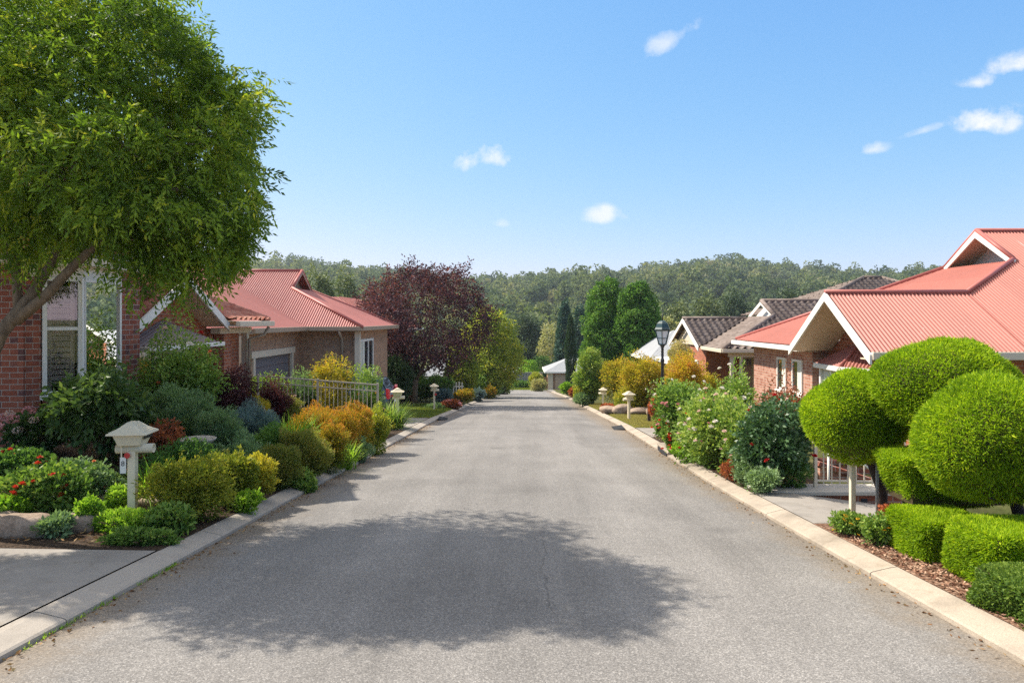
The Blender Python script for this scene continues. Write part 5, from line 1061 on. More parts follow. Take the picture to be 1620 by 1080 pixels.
def hedge(name, label, x0, x1, y0, y1, z0, z1, n, leaf, group, L=.036, W=.010, round_=.08, trunk=(), taper=0.0):
    cx, cy, cz = (x0+x1)/2, (y0+y1)/2, (z0+z1)/2; zb = g(cx, cy)
    o = thing(name, label, 'hedge', (cx, cy, zb), group); a, b, c_ = (x1-x0)/2, (y1-y0)/2, (z1-z0)/2
    ar = np.array([b*c_, b*c_, a*c_, a*c_, a*b, a*b*.4]); i = rng.choice(6, n, p=ar/ar.sum())
    q = rng.uniform(-1, 1, (n, 3)); N_ = np.zeros((n, 3))
    for k, (ax, s) in enumerate([(0, -1), (0, 1), (1, -1), (1, 1), (2, 1), (2, -1)]):
        m_ = i == k; q[m_, ax] = s; N_[m_, ax] = s
    ex = 9.0; r_ = (np.abs(q)**ex).sum(1)**(1/ex); q = q/r_[:, None]
    wv = 1 + (.03 if leaf != 'box' else .07)*np.sin(q[:, 0]*a*9 + 1)*np.sin(q[:, 1]*b*11 + q[:, 2]*c_*13)
    dep = (1 - .1*rng.random(n)**1.5)*wv
    p = q*dep[:, None]*np.array([a, b, c_])
    tp = 1 - taper*(1 - (p[:, 2]/c_ + 1)/2); p[:, 0] *= tp; p[:, 1] *= tp
    p += np.array([cx, cy, cz])
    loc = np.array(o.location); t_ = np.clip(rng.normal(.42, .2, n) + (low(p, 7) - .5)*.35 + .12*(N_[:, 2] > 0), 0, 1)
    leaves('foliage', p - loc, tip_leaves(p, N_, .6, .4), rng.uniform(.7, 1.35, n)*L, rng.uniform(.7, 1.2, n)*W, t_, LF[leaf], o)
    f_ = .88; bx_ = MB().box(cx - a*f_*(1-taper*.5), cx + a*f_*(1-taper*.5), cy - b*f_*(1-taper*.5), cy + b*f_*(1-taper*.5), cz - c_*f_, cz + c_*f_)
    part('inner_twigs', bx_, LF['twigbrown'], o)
    for tx, ty in trunk: part('trunk', MB().tube([(tx, ty, g(tx, ty) - .1), (tx, ty, cz)], [.06, .05], 8), 'bark_dark', o, smooth=True)
    return o
HG = 'clipped box shaped hedges'
def hz(v, Y): return CZ + (V0 - v)/F*Y
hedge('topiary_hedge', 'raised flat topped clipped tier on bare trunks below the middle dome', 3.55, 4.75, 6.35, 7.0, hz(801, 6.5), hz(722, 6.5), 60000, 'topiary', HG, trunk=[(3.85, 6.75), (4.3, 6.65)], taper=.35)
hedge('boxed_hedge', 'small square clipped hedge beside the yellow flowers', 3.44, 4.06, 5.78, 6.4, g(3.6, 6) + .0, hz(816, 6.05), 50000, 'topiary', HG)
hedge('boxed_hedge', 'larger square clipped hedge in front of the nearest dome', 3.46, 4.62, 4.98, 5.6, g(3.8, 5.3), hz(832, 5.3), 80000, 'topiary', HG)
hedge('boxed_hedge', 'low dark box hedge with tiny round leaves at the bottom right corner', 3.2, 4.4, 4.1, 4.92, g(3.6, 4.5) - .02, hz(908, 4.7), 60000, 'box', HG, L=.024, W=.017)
shrub('flowering_plant', 'low yellow pansy clump at the foot of the white post', 'plant', 1345, 812, 62, 6.85, 'rosegreen', .035, .018, 4, lumps=5, flowers=[('yellow', 8, .028, 'daisy')], group='yellow flower clumps in the bark mulch')
shrub('flowering_plant', 'taller orange and yellow flower clump beside the square hedge', 'plant', 1392, 812, 60, 6.45, 'rosegreen', .04, .018, 3.4, lumps=6, flowers=[('yellow', 9, .03, 'daisy'), ('orange', 4, .026, 'daisy')], group='yellow flower clumps in the bark mulch')
shrub('leafy_plant', 'reddish seedy plant behind the yellow flower clump', 'plant', 1408, 796, 36, 6.7, 'redleaf', .035, .015, 2.6, lumps=4, tmu=.7)
# ================================================================ mailboxes
def make_mailbox(loc, label, rot=0.0, flag=None, H=1.1):
    o = thing('mailbox', label, 'mailbox', loc, 'cream letterboxes on posts along the kerbs', rot)
    K = dict(world=False)
    part('post', MB().box(-.04, .04, -.04, .04, -.1, H - .30), 'mail', o, bev=.006, **K)
    a, b, c_, d = .182, .132, .112, .094; z0, z1 = H - .235, H - .115
    mb = MB().add([(-c_, -d, z0), (c_, -d, z0), (c_, d, z0), (-c_, d, z0), (-a + .03, -b, z1), (a - .03, -b, z1), (a - .03, b, z1), (-a + .03, b, z1)], [(0, 3, 2, 1), (4, 5, 6, 7), (0, 1, 5, 4), (1, 2, 6, 5), (2, 3, 7, 6), (3, 0, 4, 7)])
    bx_ = part('box', mb, 'mail', o, bev=.006, **K)
    part('slot', MB().add([(a - .032, -.10, z1 - .05), (a - .032 + .006, -.10, z1 - .05), (a - .032 + .006, .10, z1 - .05), (a - .032, .10, z1 - .05), (a - .024, -.10, z1 - .02), (a - .018, -.10, z1 - .02), (a - .018, .10, z1 - .02), (a - .024, .10, z1 - .02)], [(0, 3, 2, 1), (4, 5, 6, 7), (0, 1, 5, 4), (1, 2, 6, 5), (2, 3, 7, 6), (3, 0, 4, 7)]), 'ink', bx_, **K)
    # pagoda roof: concave slopes to a short ridge, with seams down the long sides
    prof = [(1.0, 0.0), (.98, .018), (.75, .036), (.52, .062), (.30, .096), (.16, .117), (.13, .12)]
    vs = []; ax, by_ = a + .02, b + .04
    for s, z in prof: 
        X_, Y_ = ax*s, by_*(.45 + .55*s) if s < .98 else by_*s
        vs += [(-X_, -Y_, z1 + z), (X_, -Y_, z1 + z), (X_, Y_, z1 + z), (-X_, Y_, z1 + z)]
    fs = [(0, 3, 2, 1), tuple(range(len(vs) - 4, len(vs)))] + [(i*4 + j, i*4 + (j+1) % 4, i*4 + 4 + (j+1) % 4, i*4 + 4 + j) for i in range(len(prof) - 1) for j in range(4)]
    rf = part('lid', MB().add(vs, fs), 'mail', o, bev=.004, **K)
    sm = MB()
    for f_ in (-.6, -.2, .2, .6):
        for sg in (-1, 1): sm.tube([(sg*ax*s, by_*f_*(.45 + .55*s), z1 + z + .002) for s, z in prof[1:]], .006, 5)
    part('roof_seams', sm, 'mail', rf, **K)
    tb = MB(); n = 16; L0, L1, ro, ri, zc = -.16, .215, .05, .042, z0 - .042
    pr = [(L0, ro), (L1, ro), (L1, ri), (L0 + .02, ri), (L0 + .02, 0.001)]
    vs = [(x, math.cos(6.283*k/n)*r, zc + math.sin(6.283*k/n)*r) for x, r in pr for k in range(n)]
    tb.add(vs, [(i*n + k, i*n + (k+1) % n, (i+1)*n + (k+1) % n, (i+1)*n + k) for i in range(4) for k in range(n)] + [tuple(range(n))])
    part('newspaper_tube', tb, 'mail', o, smooth=True, **K)
    if flag: part('red_disc', MB().add([(x, -.062 + y_, z) for y_ in (0, -.006) for x, z in [(flag[0] + flag[2]*math.cos(6.283*k/14), flag[1] + flag[2]*math.sin(6.283*k/14)) for k in range(14)]], [tuple(range(14)), tuple(range(14, 28))[::-1]] + [(k, (k+1) % 14, 14 + (k+1) % 14, 14 + k) for k in range(14)]), 'red', o, **K)
    return o
def at_base(u, Y): X = (u - U0)/F*Y; return (X, Y, g(X, Y))
q = at_base(210, 7.3)
m1 = make_mailbox(q, 'cream letterbox nearest the camera with number tag and red marker on its post', .12, (-.03, .74, .03), H=(CZ + (V0 - 668)/F*7.3) - q[2])
tg = part('number_tag', MB().box(-.105, -.045, -.056, -.05, .55, .72), 'white', m1, world=False)
cu = bpy.data.curves.new('number', 'FONT'); cu.body = '8'; cu.size = .075; cu.extrude = .001; cu.align_x = 'CENTER'
to = bpy.data.objects.new('number', cu); COL.objects.link(to); bpy.context.view_layer.update()
nm_ = bpy.data.meshes.new_from_object(to.evaluated_get(bpy.context.evaluated_depsgraph_get())); bpy.data.objects.remove(to); bpy.data.curves.remove(cu); nm_.materials.clear()
no = link('number', nm_, tg, M['ink']); no.location = (-.075, -.0575, .63); no.rotation_euler = (R(90), 0, 0)
part('tag_holder', MB().box(-.10, -.088, -.05, -.04, .72, .85), 'mail', m1, world=False)
q = at_base(629, 20.8); make_mailbox(q, 'cream letterbox by the agapanthus clump and driveway, with a small red disc', .1, (-.16, .97, .035), H=CZ + (V0 - 614)/F*20.8 - q[2])
q = at_base(687, 30.5); make_mailbox(q, 'cream letterbox on the grass verge under the plum tree, with a red disc', .1, (.06, .72, .055), H=CZ + (V0 - 607)/F*30.5 - q[2])
q = at_base(995, 24.2); make_mailbox(q, 'pale letterbox standing on the small lawn on the right', math.pi + .2, H=CZ + (V0 - 619)/F*24.2 - q[2])
q = at_base(954, 33.0); make_mailbox(q, 'pale letterbox farther along on the right among shrubs', math.pi - .1, H=CZ + (V0 - 613)/F*33 - q[2])
# ================================================================ lamp post
lp = P(1048, 640, 20.0); lz = g(lp.x, 20.0); o = thing('street_lamp', 'black post lantern with dark green cap and glass panes', 'street lamp', (lp.x, 20, lz))
K = dict(world=False); zt = hz(505, 20) - lz; zh = hz(545, 20) - lz; zc = hz(522, 20) - lz
part('pole', MB().lathe([(.09, 0), (.09, .25), (.06, .32), (.052, .6), (.045, zh - .55), (.06, zh - .5), (.06, zh - .44), (.04, zh - .4), (.04, zh - .1), (.07, zh - .03), (.11, zh)], n=14), 'black_metal', o, smooth=True, **K)
part('cap', MB().lathe([(.245, zc), (.25, zc + .02), (.215, zc + .08), (.175, zc + .19), (.10, zc + .26), (.04, zc + .28), (.001, zc + .285)], n=6, rot=.26), 'lamp_green', o, **K)
part('finial', MB().lathe([(.02, zc + .28), (.012, zc + .33), (.02, zc + .35), (.004, zc + .5)], n=8), 'black_metal', o, smooth=True, **K)
part('glass', MB().lathe([(.11, zh + .01), (.215, zc - .005)], n=6, rot=.26), 'lamp_glass', o, **K)
fb = MB()
for k in range(6):
    a0, a1 = .26 + k*math.pi/3, .26 + (k+1)*math.pi/3
    f_ = lambda a, r, z: (math.cos(a)*r, math.sin(a)*r, z)
    fb.bar(f_(a0, .115, zh), f_(a0, .225, zc), .022, .022); fb.bar(f_(a0, .115, zh + .01), f_(a1, .115, zh + .01), .022, .022); fb.bar(f_(a0, .225, zc - .01), f_(a1, .225, zc - .01), .022, .022)
    zm = zh + (zc - zh)*.45; rm = .115 + .11*.45; fb.bar(f_(a0, rm, zm), f_(a1, rm, zm), .014, .014)
part('frame', fb, 'lamp_green', o, **K)
# ================================================================ fences, rails, posts
def railing(name, label, pts, h, sp, mat, post_w=.05, bar_r=.009, post_every=1.5, zs=None, hr=True):
    o = thing(name, label, 'fence', pts[0]); a, b = Vector(pts[0]), Vector(pts[1]); L_ = (b - a).length; d = (b - a)/L_
    rl = MB().bar(a + Vector((0, 0, h)), b + Vector((0, 0, h)), .035, .03).bar(a + Vector((0, 0, h - .16)), b + Vector((0, 0, h - .16)), .025, .025).bar(a + Vector((0, 0, .12)), b + Vector((0, 0, .12)), .025, .025)
    part('rail', rl, mat, o)
    bars = MB(); k = int(L_/sp)
    for i in range(1, k):
        p = a + d*(i*sp); bars.tube([p + Vector((0, 0, .08)), p + Vector((0, 0, h))], bar_r, 6)
    part('bars', bars, mat, o)
    m_ = max(1, round(L_/post_every))
    for i in range(m_ + 1):
        p = a + d*(L_*i/m_); part('post', MB().box(p.x - post_w/2, p.x + post_w/2, p.y - post_w/2, p.y + post_w/2, p.z - .15, p.z + h + .04), mat, o, bev=.005)
    return o
zf_ = CZ + (V0 - 645)/F*17
railing('railing_fence', 'beige metal railing fence among shrubs in front of the garage house', [(-6.5, 17.0, -1.02), (-3.52, 17.0, -1.25)], 1.32, .105, 'metal_fence', post_every=1.5)
zr1 = CZ + (V0 - 773)/F*9.65
railing('railing_fence', 'white steel railing on the brick kerb across the right driveway', [(4.19, 9.65, zr1), (5.75, 9.65, zr1 - .03)], 1.0, .115, 'cream', post_w=.045, post_every=2.4, bar_r=.011)
pf = thing('picket_fence', 'small white picket fence below the yellow green tree', 'fence', (-4.0, 40, g(-4, 40)), None); pk = MB()
for i in range(10): pk.box(-.9 + i*.17, -.82 + i*.17, -.01, .01, .05, 1.1 + .06*math.sin(i))
part('pickets', pk, 'white', pf, world=False); part('rail', MB().box(-.95, .75, .012, .04, .3, .36).box(-.95, .75, .012, .04, .85, .91), 'white', pf, world=False)
wp = thing('white_post', 'white square timber post under the clipped dome at the driveway corner', 'post', (3.59, 7.35, g(3.59, 7.35))); part('shaft', MB().box(-.027, .027, -.027, .027, -.1, .95), 'mail', wp, world=False, bev=.008); part('foot', MB().box(-.06, .06, -.06, .06, -.05, .03), 'kerb', wp, world=False)
gp = thing('grey_pipe', 'thin grey steel pipe standing beside the white square post', 'post', (3.83, 7.3, g(3.83, 7.3))); part('tube', MB().tube([(0, 0, -.1), (0, 0, .85)], .016, 10), 'grey_pipe', gp, world=False, smooth=True); part('collar', MB().tube([(0, 0, .0), (0, 0, .03)], .03, 10), 'grey_pipe', gp, world=False)
tg_ = thing('timber_stake', 'short dark timber stake on the small lawn beside the roses', 'post', (4.42, 23.2, g(4.42, 23.2))); part('shaft', MB().box(-.05, .05, -.05, .05, -.1, .62).box(-.01, .01, -.055, .055, .62, .64), 'bark_dark', tg_, world=False, bev=.01)
# brick kerb across the driveway and the stepped brick walls behind it
bk_o = thing('brick_kerb', 'low brick kerb with pale concrete top across the right driveway', 'wall', (4.6, 9.5, -.9))
part('brickwork', MB().prism([(3.55, 9.42, -.62), (5.55, 9.42, -.62), (5.55, 9.8, -.62), (3.55, 9.8, -.62)], (0, 0, -.7)).xf(lambda p: p + Vector((0, 0, -.105))), 'brick_orange', bk_o)
part('coping', MB().box(3.5, 5.58, 9.38, 9.84, -.724, -.665), 'path', bk_o, bev=.01); part('weep_hole', MB().box(4.72, 4.8, 9.405, 9.425, -.82, -.77), 'ink', bk_o)
sw = thing('brick_wall', 'sloping brick step wall with dark capping behind the railing', 'wall', (5.2, 11.2, -1.1))
part('brickwork', MB().prism([(4.85, 11.0, -1.5), (5.9, 11.0, -1.5), (5.9, 11.0, -1.0), (4.85, 11.0, -.66)], (0, .12, 0)), 'brick_pale', sw); part('coping', MB().bar((4.82, 11.06, -.62), (5.95, 11.06, -.985), .2, .07), 'brick_red', sw)
bw = thing('brick_wall', 'long low red brick wall beneath the clipped domes in the right courtyard', 'wall', (7, 12.2, -1.2)); part('brickwork', MB().box(5.4, 9.2, 12.1, 12.3, -1.8, -.86), 'brick_orange', bw); part('coping', MB().box(5.38, 9.22, 12.06, 12.34, -.86, -.80), 'brick_red', bw)
hr_ = thing('handrail', 'thin white metal handrail beside the brick step wall', 'handrail', (5, 10.9, -1)); part('rail', MB().tube([(4.9, 10.85, -.45), (5.5, 10.85, -.62), (5.62, 10.85, -.72), (5.62, 10.85, -1.2)], .02, 8), 'white', hr_, smooth=True); part('post', MB().tube([(4.92, 10.85, -1.2), (4.92, 10.85, -.455)], .018, 8), 'white', hr_, smooth=True)
structure(MB().add([(4.6, 9.85, -.85), (10, 9.85, -1.15), (10, 14, -1.35), (4.6, 14, -1.25)], [(0, 1, 2, 3)]).build('courtyard_paving', M['path']))
# drain inlets and kerb ramps
def inlet(x, y, label):
    o = thing('drain_inlet', label, 'drain', (x, y, float(rz(y)))); part('lintel', MB().box(-.03, .3, -.55, .55, .09, .15), 'kerb', o, world=False, bev=.02); part('opening', MB().box(-.035, .02, -.45, .45, 0.005, .088), 'ink', o, world=False); return o
inlet(3.09, 14.6, 'dark drain opening in the right kerb beside the geraniums')
def ramp(x, y, label, s):
    o = thing('kerb_ramp', label, 'ramp', (x, y, float(rz(y)) + .018)); part('wedge', MB().prism([(-.3*s, -.35, 0), (-.3*s, .35, 0), (.02*s, .45, 0), (.02*s, -.45, 0)], (0, 0, .02)).add([(-.25*s, -.3, .021), (-.25*s, .3, .021), (.02*s, .4, .06), (.02*s, -.4, .06)], [(0, 1, 2, 3)]), 'tyre', o, world=False); return o
ramp(3.22, 21.2, 'dark ramp piece lying against the right kerb at the driveway', 1); ramp(-3.0, 25.6, 'dark ramp piece lying against the left kerb at the driveway', -1)
# ================================================================ rocks, stone bowl
def rock(name, label, x, y, a, b, c_, mat='stone', rot=0, box=3.5, group=None, sink=.15):
    U, Vv = np.meshgrid(np.linspace(0, 2*np.pi, 33), np.linspace(-np.pi/2, np.pi/2, 19)); d = np.stack([np.cos(Vv)*np.cos(U), np.cos(Vv)*np.sin(U), np.sin(Vv)], -1)
    r_ = (np.abs(d)**box).sum(-1)**(-1/box); k = rng.normal(size=(7, 3))*np.array([2, 2, 2, 4, 4, 8, 8])[:, None]; am = np.array([.05, .05, .05, .025, .025, .012, .012])
    kk = (np.sin(d @ k.T + rng.uniform(0, 6, 7))*am).sum(-1); p = d*(r_*(1 + kk))[..., None]*np.array([a, b, c_])
    o = grid_mesh(name, p[..., 0], p[..., 1], p[..., 2], M[mat]); o.location = (x, y, g(x, y) + c_*(1 - sink*2)); o.rotation_euler = (0, 0, rot); tag(o, label, 'rock', group); return o
EG = 'sandstone rocks edging the left garden'
def rk(label, u, v, Y, a, b, c_, rot=0, **k): X = (u - U0)/F*Y; return rock('garden_rock', label, X, Y, a, b, c_, rot=rot, group=EG, **k)
rk('squarish brown sandstone block in the rock edging left of the mailbox', 40, 815, 6.75, .22, .14, .12, .05)
rk('long flat sandstone slab right of the squarish block', 112, 800, 6.95, .26, .15, .10, .25)
rk('leftmost sandstone block cut by the picture edge', -14, 815, 6.8, .2, .15, .12, -.1)
rk('flat rock slab low behind the mailbox post', 232, 770, 7.9, .25, .16, .08, .3); rk('narrow rock behind the small lime green plant', 170, 778, 7.75, .22, .12, .10, .1)
rk('round brown boulder beside the lavender mound', 376, 680, 10.6, .26, .24, .26, 0, box=2.3); rk('half hidden boulder between lavender and agapanthus', 410, 690, 10.9, .2, .2, .15, .3, box=2.4)
rk('flat grey rock left of the kerb shrubs', 345, 722, 8.9, .22, .16, .07, .2)
for i, (u, Y, a, lab) in enumerate([(965, 28.6, .5, 'grey rock at the near side of the right bronze shrub'), (985, 28.2, .45, 'low rock right behind the nearer right letterbox'), (1012, 27.8, .55, 'long grey rock at the back of the small right lawn'), (1035, 27.2, .4, 'small rock at the right end of the lawn edging')]):
    X = (u - U0)/F*Y; rock('garden_rock', lab, X, Y, a*.9, .3, .17 + .05*(i % 2), rot=.5*i - .4, box=2.5, group='rocks edging the small right lawn')
q = P(312, 700, 9.3); o = thing('stone_bowl', 'shallow pale stone bowl among the shrubs on the left', 'bird bath', (q.x, 9.3, hz(708, 9.3)))
part('bowl', MB().lathe([(.001, .0), (.10, .0), (.17, .04), (.235, .105), (.245, .125), (.235, .13), (.215, .12), (.15, .07), (.07, .04), (.001, .035)], n=28), 'bowl', o, world=False, smooth=True); part('foot', MB().lathe([(.12, g(q.x, 9.3) - hz(708, 9.3) - .05), (.09, -.03), (.10, .0)], n=18), 'bowl', o, world=False, smooth=True)
# ================================================================ parked car seen from behind
car = thing('parked_car', 'dark car parked on the left driveway with red tail light showing', 'car', (-4.33, 23.5, g(-5, 23.4) + .03), rot=math.pi)
# built facing -x at the front; rear towards +x before turning the empty (rear end at x=-0.1)
st = [(0.02, .45, .70, .80), (-.02, .42, .95, .86), (.10, .32, 1.0, .89), (.8, .26, 1.02, .90), (2.2, .25, .98, .90), (3.2, .28, .88, .88), (3.95, .34, .78, .80), (4.15, .42, .62, .70)]
V = []; n = 12
for x, z0, z1, hw_ in st:
    for k in range(n):
        a = 2*math.pi*k/n + math.pi/n; e = .45; cx_, sx_ = math.cos(a), math.sin(a)
        V.append((x, hw_*math.copysign(abs(cx_)**e, cx_), (z0+z1)/2 + (z1-z0)/2*math.copysign(abs(sx_)**e, sx_)))
fs = [(i*n+k, i*n+(k+1) % n, (i+1)*n+(k+1) % n, (i+1)*n+k) for i in range(len(st)-1) for k in range(n)] + [tuple(range(n)), tuple(range((len(st)-1)*n, len(st)*n))[::-1]]
K = dict(world=False)
def loft(prof_lo, prof_hi): # greenhouse frustum from (x, half width, z)
    a, b, c_, d = prof_lo, prof_hi, None, None
part('body', MB().add(V, fs), 'car', car, smooth=True, bev=0, **K)
gh = [(.05, .80, .98), (.35, .62, 1.42), (.9, .60, 1.50), (2.0, .60, 1.48), (2.5, .62, 1.40), (3.1, .80, .96)]
cab = MB(); vs = []
for x, hw_, z in gh: vs += [(x, -hw_, z), (x, hw_, z)]
lo = [(x, s*.82, .94) for x, _, _ in gh for s in (-1, 1)]
m_ = len(gh); cab.add(vs + lo, [(2*i, 2*i+1, 2*i+3, 2*i+2) for i in range(m_-1)] + [(2*i, 2*i+2, 2*m_+2*i+2, 2*m_+2*i) for i in range(m_-1)] + [(2*i+1, 2*m_+2*i+1, 2*m_+2*i+3, 2*i+3) for i in range(m_-1)])
part('cabin', cab, 'car', car, **K)
part('rear_window', MB().add([(.075, -.68, 1.03), (.075, .68, 1.03), (.325, .54, 1.40), (.325, -.54, 1.40)], [(0, 1, 2, 3)]).xf(lambda p: p + Vector((-.012, 0, .01))), 'glass', car, **K)
for s in (-1, 1):
    part('side_window', MB().add([(.55, s*.79, 1.02), (2.5, s*.80, 1.02), (2.25, s*.625, 1.42), (.75, s*.625, 1.44)], [(0, 1, 2, 3)]).xf(lambda p: p + Vector((0, s*.02, 0))), 'glass', car, **K)
    part('tail_light', MB().prism([(-.035, s*.87, .80), (-.035, s*.60, .82), (-.02, s*.64, 1.08), (-.0, s*.82, 1.14)], (.10, 0, 0)), 'tail', car, bev=.015, **K)
    for x in (.75, 3.3):
        wl = part('wheel', MB().lathe([(.12, -.1), (.29, -.1), (.32, -.07), (.32, .07), (.29, .1), (.12, .1)], n=24).xf(lambda p: Vector((x + p.x, s*.80 + p.z, .32 + p.y))), 'tyre', car, smooth=True, **K)
        part('rim', MB().lathe([(.001, .105*1), (.20, .10), (.21, .085), (.21, -.085), (.20, -.10), (.001, -.105)], n=18).xf(lambda p: Vector((x + p.x, s*.80 + p.z, .32 + p.y))), 'chrome', wl, **K)
part('bumper', MB().box(-.07, .05, -.80, .80, .40, .60), 'car', car, bev=.03, **K); part('number_plate', MB().box(-.082, -.07, -.2, .2, .62, .73), 'white', car, **K)
# ================================================================ loose stuff
def scatter(name, label, cat, n, fx, leafmat, L, W, flat=.9, zoff=.006):
    x, y, zz = fx(n); D = unit(n); D[:, 2] *= (1 - flat)
    p = np.stack([x, y, zz + zoff], -1); o = leaves(name, p, D, rng.uniform(.5, 1.3, n)*L, rng.uniform(.6, 1.2, n)*W, rng.random(n), leafmat, None, .1)
    return tag(o, label, cat, kind='stuff')
def f_mulch(n):
    y = rng.uniform(3.2, 7.05, n); x = edge(RIGHT, y) + KW + rng.uniform(.0, 1.6, n)**1.2; return x, y, gz(x, y) + .016
lf('chip', [(0.05, .02, .012), (.11, .055, .033), (.17, .10, .065), (.23, .16, .11)], 0, .9)
lf('litter', [(.04, .02, .01), (.09, .045, .02), (.15, .085, .035), (.18, .13, .065)], .1, .8)
scatter('bark_chips', 'bark chips scattered over the mulch bed', 'mulch', 9000, f_mulch, LF['chip'], .04, .016, .75, .008)
def f_gut(n):
    s = rng.random(n) < .6; y = rng.uniform(3.5, 26, n)**1.0; off = np.abs(rng.normal(0, .10, n)); x = np.where(s, edge(LEFT, y) + off, edge(RIGHT, y) - off); return x, y, rz(y) + 0
scatter('leaf_litter', 'dry fallen leaves gathered along both gutters', 'fallen leaves', 1500, f_gut, LF['litter'], .035, .017, .8, .008)
def f_bed(n):
    y = rng.uniform(6.4, 18, n); s = rng.random(n) < .6; x = np.where(s, edge(LEFT, y) - KW - rng.uniform(.02, 3.4, n), edge(RIGHT, y) + KW + rng.uniform(.02, 1.2, n)); ok = s | (y > 9.6); x, y = x[ok], y[ok]; m = n - len(x); x = np.concatenate([x, x[:m]]); y = np.concatenate([y, y[:m]]); return x, y, gz(x, y) + .016
scatter('leaf_litter', 'dry leaves and twigs over the garden soil', 'fallen leaves', 9000, f_bed, LF['litter'], .05, .02, .7, .008)
def grass(name, label, n, xr, yr, h, w, leaf, zadd=0.0):
    x = rng.uniform(*xr, n) if not callable(xr) else None; y = rng.uniform(*yr, n)
    if x is None: x = xr(y, n)
    p = np.stack([x, y, gz(x, y) + zadd], -1); D = unit(n)*.5 + np.array([0, 0, 1.0])
    return tag(leaves(name, p, D, rng.uniform(.5, 1.3, n)*h, w, rng.random(n), LF[leaf], None, .05), label, 'grass', kind='stuff')
grass('grass', 'short yellowing grass on the small right lawn', 26000, lambda y, n: edge(RIGHT, y) + KW + rng.uniform(.02, 2.6, n), (20.8, 27), .07, .014, 'drygrass')
grass('grass', 'shaded green grass on the left verge under the plum tree', 26000, lambda y, n: edge(LEFT, y) - KW - rng.uniform(.02, 3.0, n), (25.5, 36), .08, .016, 'grass')
grass('grass', 'sunlit grass strip at the end of the road', 14000, (-4.4, 3), (74.4, 85.3), .12, .04, 'grass')
grass('grass', 'green grass under the geraniums beside the path', 16000, (-8.2, -4.6), (7.3, 9.0), .05, .008, 'grass', .016)
grass('grass', 'thin dry grass on the far right verge', 9000, lambda y, n: edge(RIGHT, y) + KW + rng.uniform(.02, 1.4, n), (31, 37), .08, .02, 'drygrass')
def weed(n):
    c = rng.uniform(4.2, 6.2, 22)**1.0; c = c[rng.integers(0, 22, n)] + rng.normal(0, .05, n); return c
y = weed(260); x = edge(LEFT, y) + np.abs(rng.normal(0, .012, 260)); tag(leaves('gutter_weeds', np.stack([x, y, rz(y)], -1), unit(260)*.7 + np.array([.3, 0, .8]), rng.uniform(.015, .045, 260), .007, rng.random(260), LF['bright'], None), 'tiny weeds growing along the left gutter joint', 'weeds', kind='stuff')
# ================================================================ sky, sun, camera
w = bpy.data.worlds.new('World'); scene.world = w; w.use_nodes = True
nt = w.node_tree; nt.nodes.clear(); N = nt.nodes.new; Lk = nt.links.new
SUN = Vector((-0.95, 0.42, 1.10)).normalized()
el = math.asin(SUN.z); az = math.atan2(SUN.x, SUN.y)
sky = N('ShaderNodeTexSky'); sky.sky_type = 'NISHITA'; sky.sun_disc = False; sky.sun_elevation = el; sky.sun_rotation = az
sky.air_density = 1.0; sky.dust_density = 0.3; sky.ozone_density = 1.0; sky.altitude = 300
geo = N('ShaderNodeNewGeometry'); vt = N('ShaderNodeVectorMath'); vt.operation = 'SCALE'; vt.inputs['Scale'].default_value = -1; Lk(geo.outputs['Incoming'], vt.inputs[0])
D_ = vt.outputs[0]
# fair-weather clouds: fixed directions, noisy edges
def vm(op, a, b=None):
    x = N('ShaderNodeVectorMath'); x.operation = op
    for i, v in enumerate((a, b)):
        if v is None: continue
        if isinstance(v, bpy.types.NodeSocket): Lk(v, x.inputs[i])
        else: x.inputs[i].default_value = v
    return x
def mt(op, a, b=0.0):
    x = N('ShaderNodeMath'); x.operation = op
    for i, v in enumerate((a, b)):
        if isinstance(v, bpy.types.NodeSocket): Lk(v, x.inputs[i])
        else: x.inputs[i].default_value = v
    return x.outputs[0]
nz = N('ShaderNodeTexNoise'); nz.inputs['Scale'].default_value = 26; nz.inputs['Detail'].default_value = 7; nz.inputs['Roughness'].default_value = 0.62; Lk(D_, nz.inputs['Vector'])
nlow = N('ShaderNodeTexNoise'); nlow.inputs['Scale'].default_value = 9; nlow.inputs['Detail'].default_value = 3; Lk(D_, nlow.inputs['Vector'])
total = None
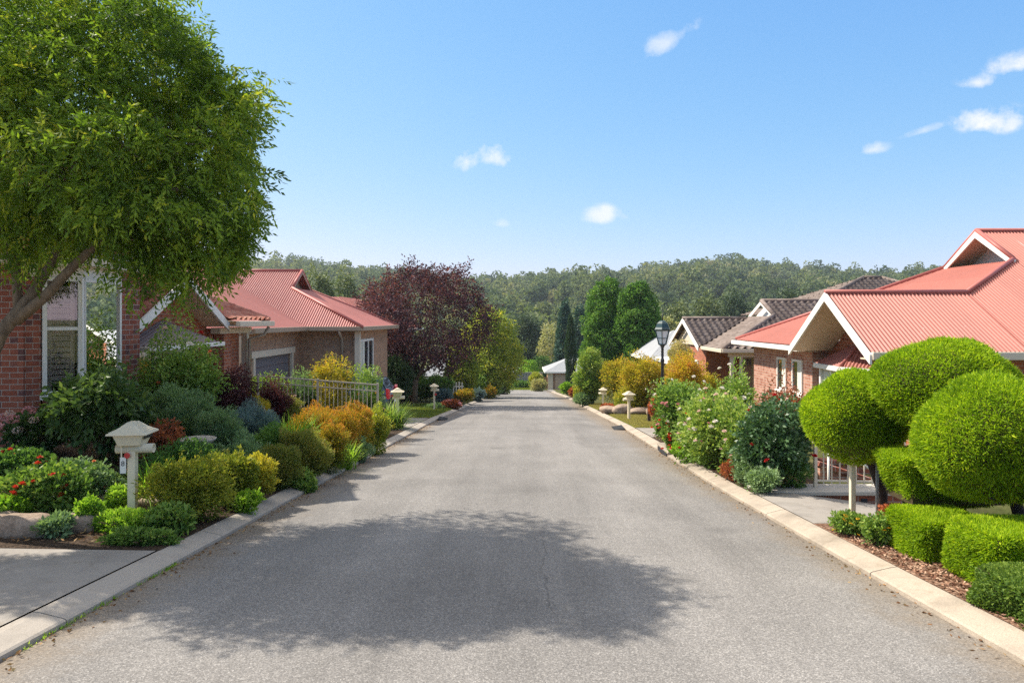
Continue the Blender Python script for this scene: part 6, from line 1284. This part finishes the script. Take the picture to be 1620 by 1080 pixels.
for (u, v, rx, ry_, tilt, dens) in [(1058, 68, 62, 22, -.42, .62), (768, 254, 52, 30, -.15, 1.0), (955, 343, 36, 20, .0, .8), (1560, 198, 58, 30, .05, 1.15), (1612, 104, 50, 24, .05, 1.1), (1547, 131, 30, 17, .1, .85), (1460, 208, 34, 10, -.2, .55), (1383, 237, 26, 14, -.1, .7), (388, 165, 34, 34, .9, .8), (792, 355, 14, 9, 0, .35), (1130, 300, 0.1, .1, 0, 0.0)]:
    if dens == 0: continue
    d = Vector(((u - U0)/F, 1, (V0 - v)/F)); rr = d.length; d.normalize()
    ex = Vector((d.y, -d.x, 0)).normalized(); ez_ = ex.cross(d)
    if ez_.z < 0: ez_ = -ez_
    ct, st = math.cos(tilt), math.sin(tilt)
    e1 = (ex*ct - ez_*st)/(rx/F/rr); e2 = (ex*st + ez_*ct)/(ry_/F/rr)
    a = vm('DOT_PRODUCT', D_, tuple(e1)).outputs['Value']; b = vm('DOT_PRODUCT', D_, tuple(e2)).outputs['Value']
    front = mt('GREATER_THAN', vm('DOT_PRODUCT', D_, tuple(d)).outputs['Value'], 0.5)
    # flat bases: the lower half is squeezed
    blow = mt('MULTIPLY', mt('MINIMUM', b, 0.0), 0.8); b2 = mt('ADD', b, blow)
    q = mt('SUBTRACT', 1.0, mt('SQRT', mt('ADD', mt('MULTIPLY', a, a), mt('MULTIPLY', b2, b2))))
    nn = mt('ADD', mt('MULTIPLY', mt('SUBTRACT', nz.outputs[0], 0.5), 3.0), mt('MULTIPLY', mt('SUBTRACT', nlow.outputs[0], 0.5), 1.2))
    k = mt('MULTIPLY', mt('MULTIPLY', mt('SMOOTH_MIN', mt('MAXIMUM', mt('ADD', q, nn), 0.0), 1.0), dens), front)
    k = mt('MULTIPLY', k, mt('MINIMUM', mt('MAXIMUM', mt('MULTIPLY', mt('ADD', q, 0.25), 2.2), 0.0), 1.0))
    total = k if total is None else mt('MAXIMUM', total, k)
total = mt('MINIMUM', total, 0.93)
SKYS = 0.13
# film-like shoulder on the sky so the bright horizon keeps its blue
sx = N('ShaderNodeSeparateColor'); Lk(sky.outputs[0], sx.inputs[0]); cx_ = N('ShaderNodeCombineColor')
for i, (a, b) in enumerate([(.70, .1), (1.52, 1.75), (4.6, 6.0)]):
    k = mt('MULTIPLY', sx.outputs[i], SKYS); Lk(mt('DIVIDE', mt('MULTIPLY', sx.outputs[i], a), mt('ADD', 1.0, mt('MULTIPLY', k, b))), cx_.inputs[i])
# bright broken cloud added unseen overhead, as warm fill light for the shade
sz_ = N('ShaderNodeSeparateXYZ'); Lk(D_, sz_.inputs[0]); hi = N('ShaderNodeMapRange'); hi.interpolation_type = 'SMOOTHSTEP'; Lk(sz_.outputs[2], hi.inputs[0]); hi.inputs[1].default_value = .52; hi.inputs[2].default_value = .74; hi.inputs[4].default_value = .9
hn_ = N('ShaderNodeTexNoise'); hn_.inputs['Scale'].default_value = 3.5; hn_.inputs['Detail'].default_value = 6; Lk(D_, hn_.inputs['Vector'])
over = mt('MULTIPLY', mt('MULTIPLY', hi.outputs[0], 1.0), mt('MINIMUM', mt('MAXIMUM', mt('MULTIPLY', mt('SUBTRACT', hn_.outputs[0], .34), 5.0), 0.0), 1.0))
mx = N('ShaderNodeMix'); mx.data_type = 'RGBA'; Lk(total, mx.inputs[0]); Lk(cx_.outputs[0], mx.inputs[6]); mx.inputs[7].default_value = (4.9, 4.95, 5.0, 1)
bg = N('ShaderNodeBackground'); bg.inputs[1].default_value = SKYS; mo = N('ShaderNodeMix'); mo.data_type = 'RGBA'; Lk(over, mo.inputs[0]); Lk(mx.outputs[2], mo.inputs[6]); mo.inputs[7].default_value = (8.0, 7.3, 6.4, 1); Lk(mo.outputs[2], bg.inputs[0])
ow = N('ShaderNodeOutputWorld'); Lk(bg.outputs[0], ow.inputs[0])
sl = bpy.data.lights.new('sun', 'SUN'); sl.energy = 5.0; sl.angle = R(0.53); sl.color = (1.0, 0.93, 0.82)
so = bpy.data.objects.new('sun', sl); COL.objects.link(so); so.location = (-30, 25, 40); so.rotation_euler = (-SUN).to_track_quat('-Z', 'Y').to_euler()
cd = bpy.data.cameras.new('camera'); cam = bpy.data.objects.new('camera', cd); COL.objects.link(cam)
cd.lens = 24; cd.sensor_width = 36; cd.shift_x = -11/1620; cd.shift_y = -35/1620; cd.clip_end = 4000
cam.location = (0, 0, CZ); cam.rotation_euler = (R(90), 0, 0); scene.camera = cam
scene.view_settings.view_transform = 'Standard'; scene.view_settings.look = 'None'; scene.view_settings.gamma = 1.0; scene.view_settings.exposure = 0.70
c = scene.cycles; c.max_bounces = 6; c.use_adaptive_sampling = True; c.adaptive_threshold = 0.005; c.diffuse_bounces = 3; c.glossy_bounces = 3; c.transmission_bounces = 4; c.transparent_max_bounces = 8; c.use_denoising = False; c.caustics_reflective = False; c.caustics_refractive = False

# ---------------------------------------------------------------- thin air between here and the hills
hz_ = MB().box(-700, 700, -50, 760, -60, 66).build('haze', None); hz_['kind'] = 'stuff'; tag(hz_, 'thin pale haze in front of the far hillside', 'haze', kind='stuff')
hm = bpy.data.materials.new('haze'); hm.use_nodes = True; ht = hm.node_tree; ht.nodes.clear(); ho = ht.nodes.new('ShaderNodeOutputMaterial'); hv = ht.nodes.new('ShaderNodeVolumePrincipled')
hv.inputs['Color'].default_value = (0.78, 0.88, 1.0, 1); hv.inputs['Density'].default_value = 0.00025; hv.inputs['Anisotropy'].default_value = 0.3; ht.links.new(hv.outputs[0], ho.inputs['Volume']); hz_.data.materials.append(hm)
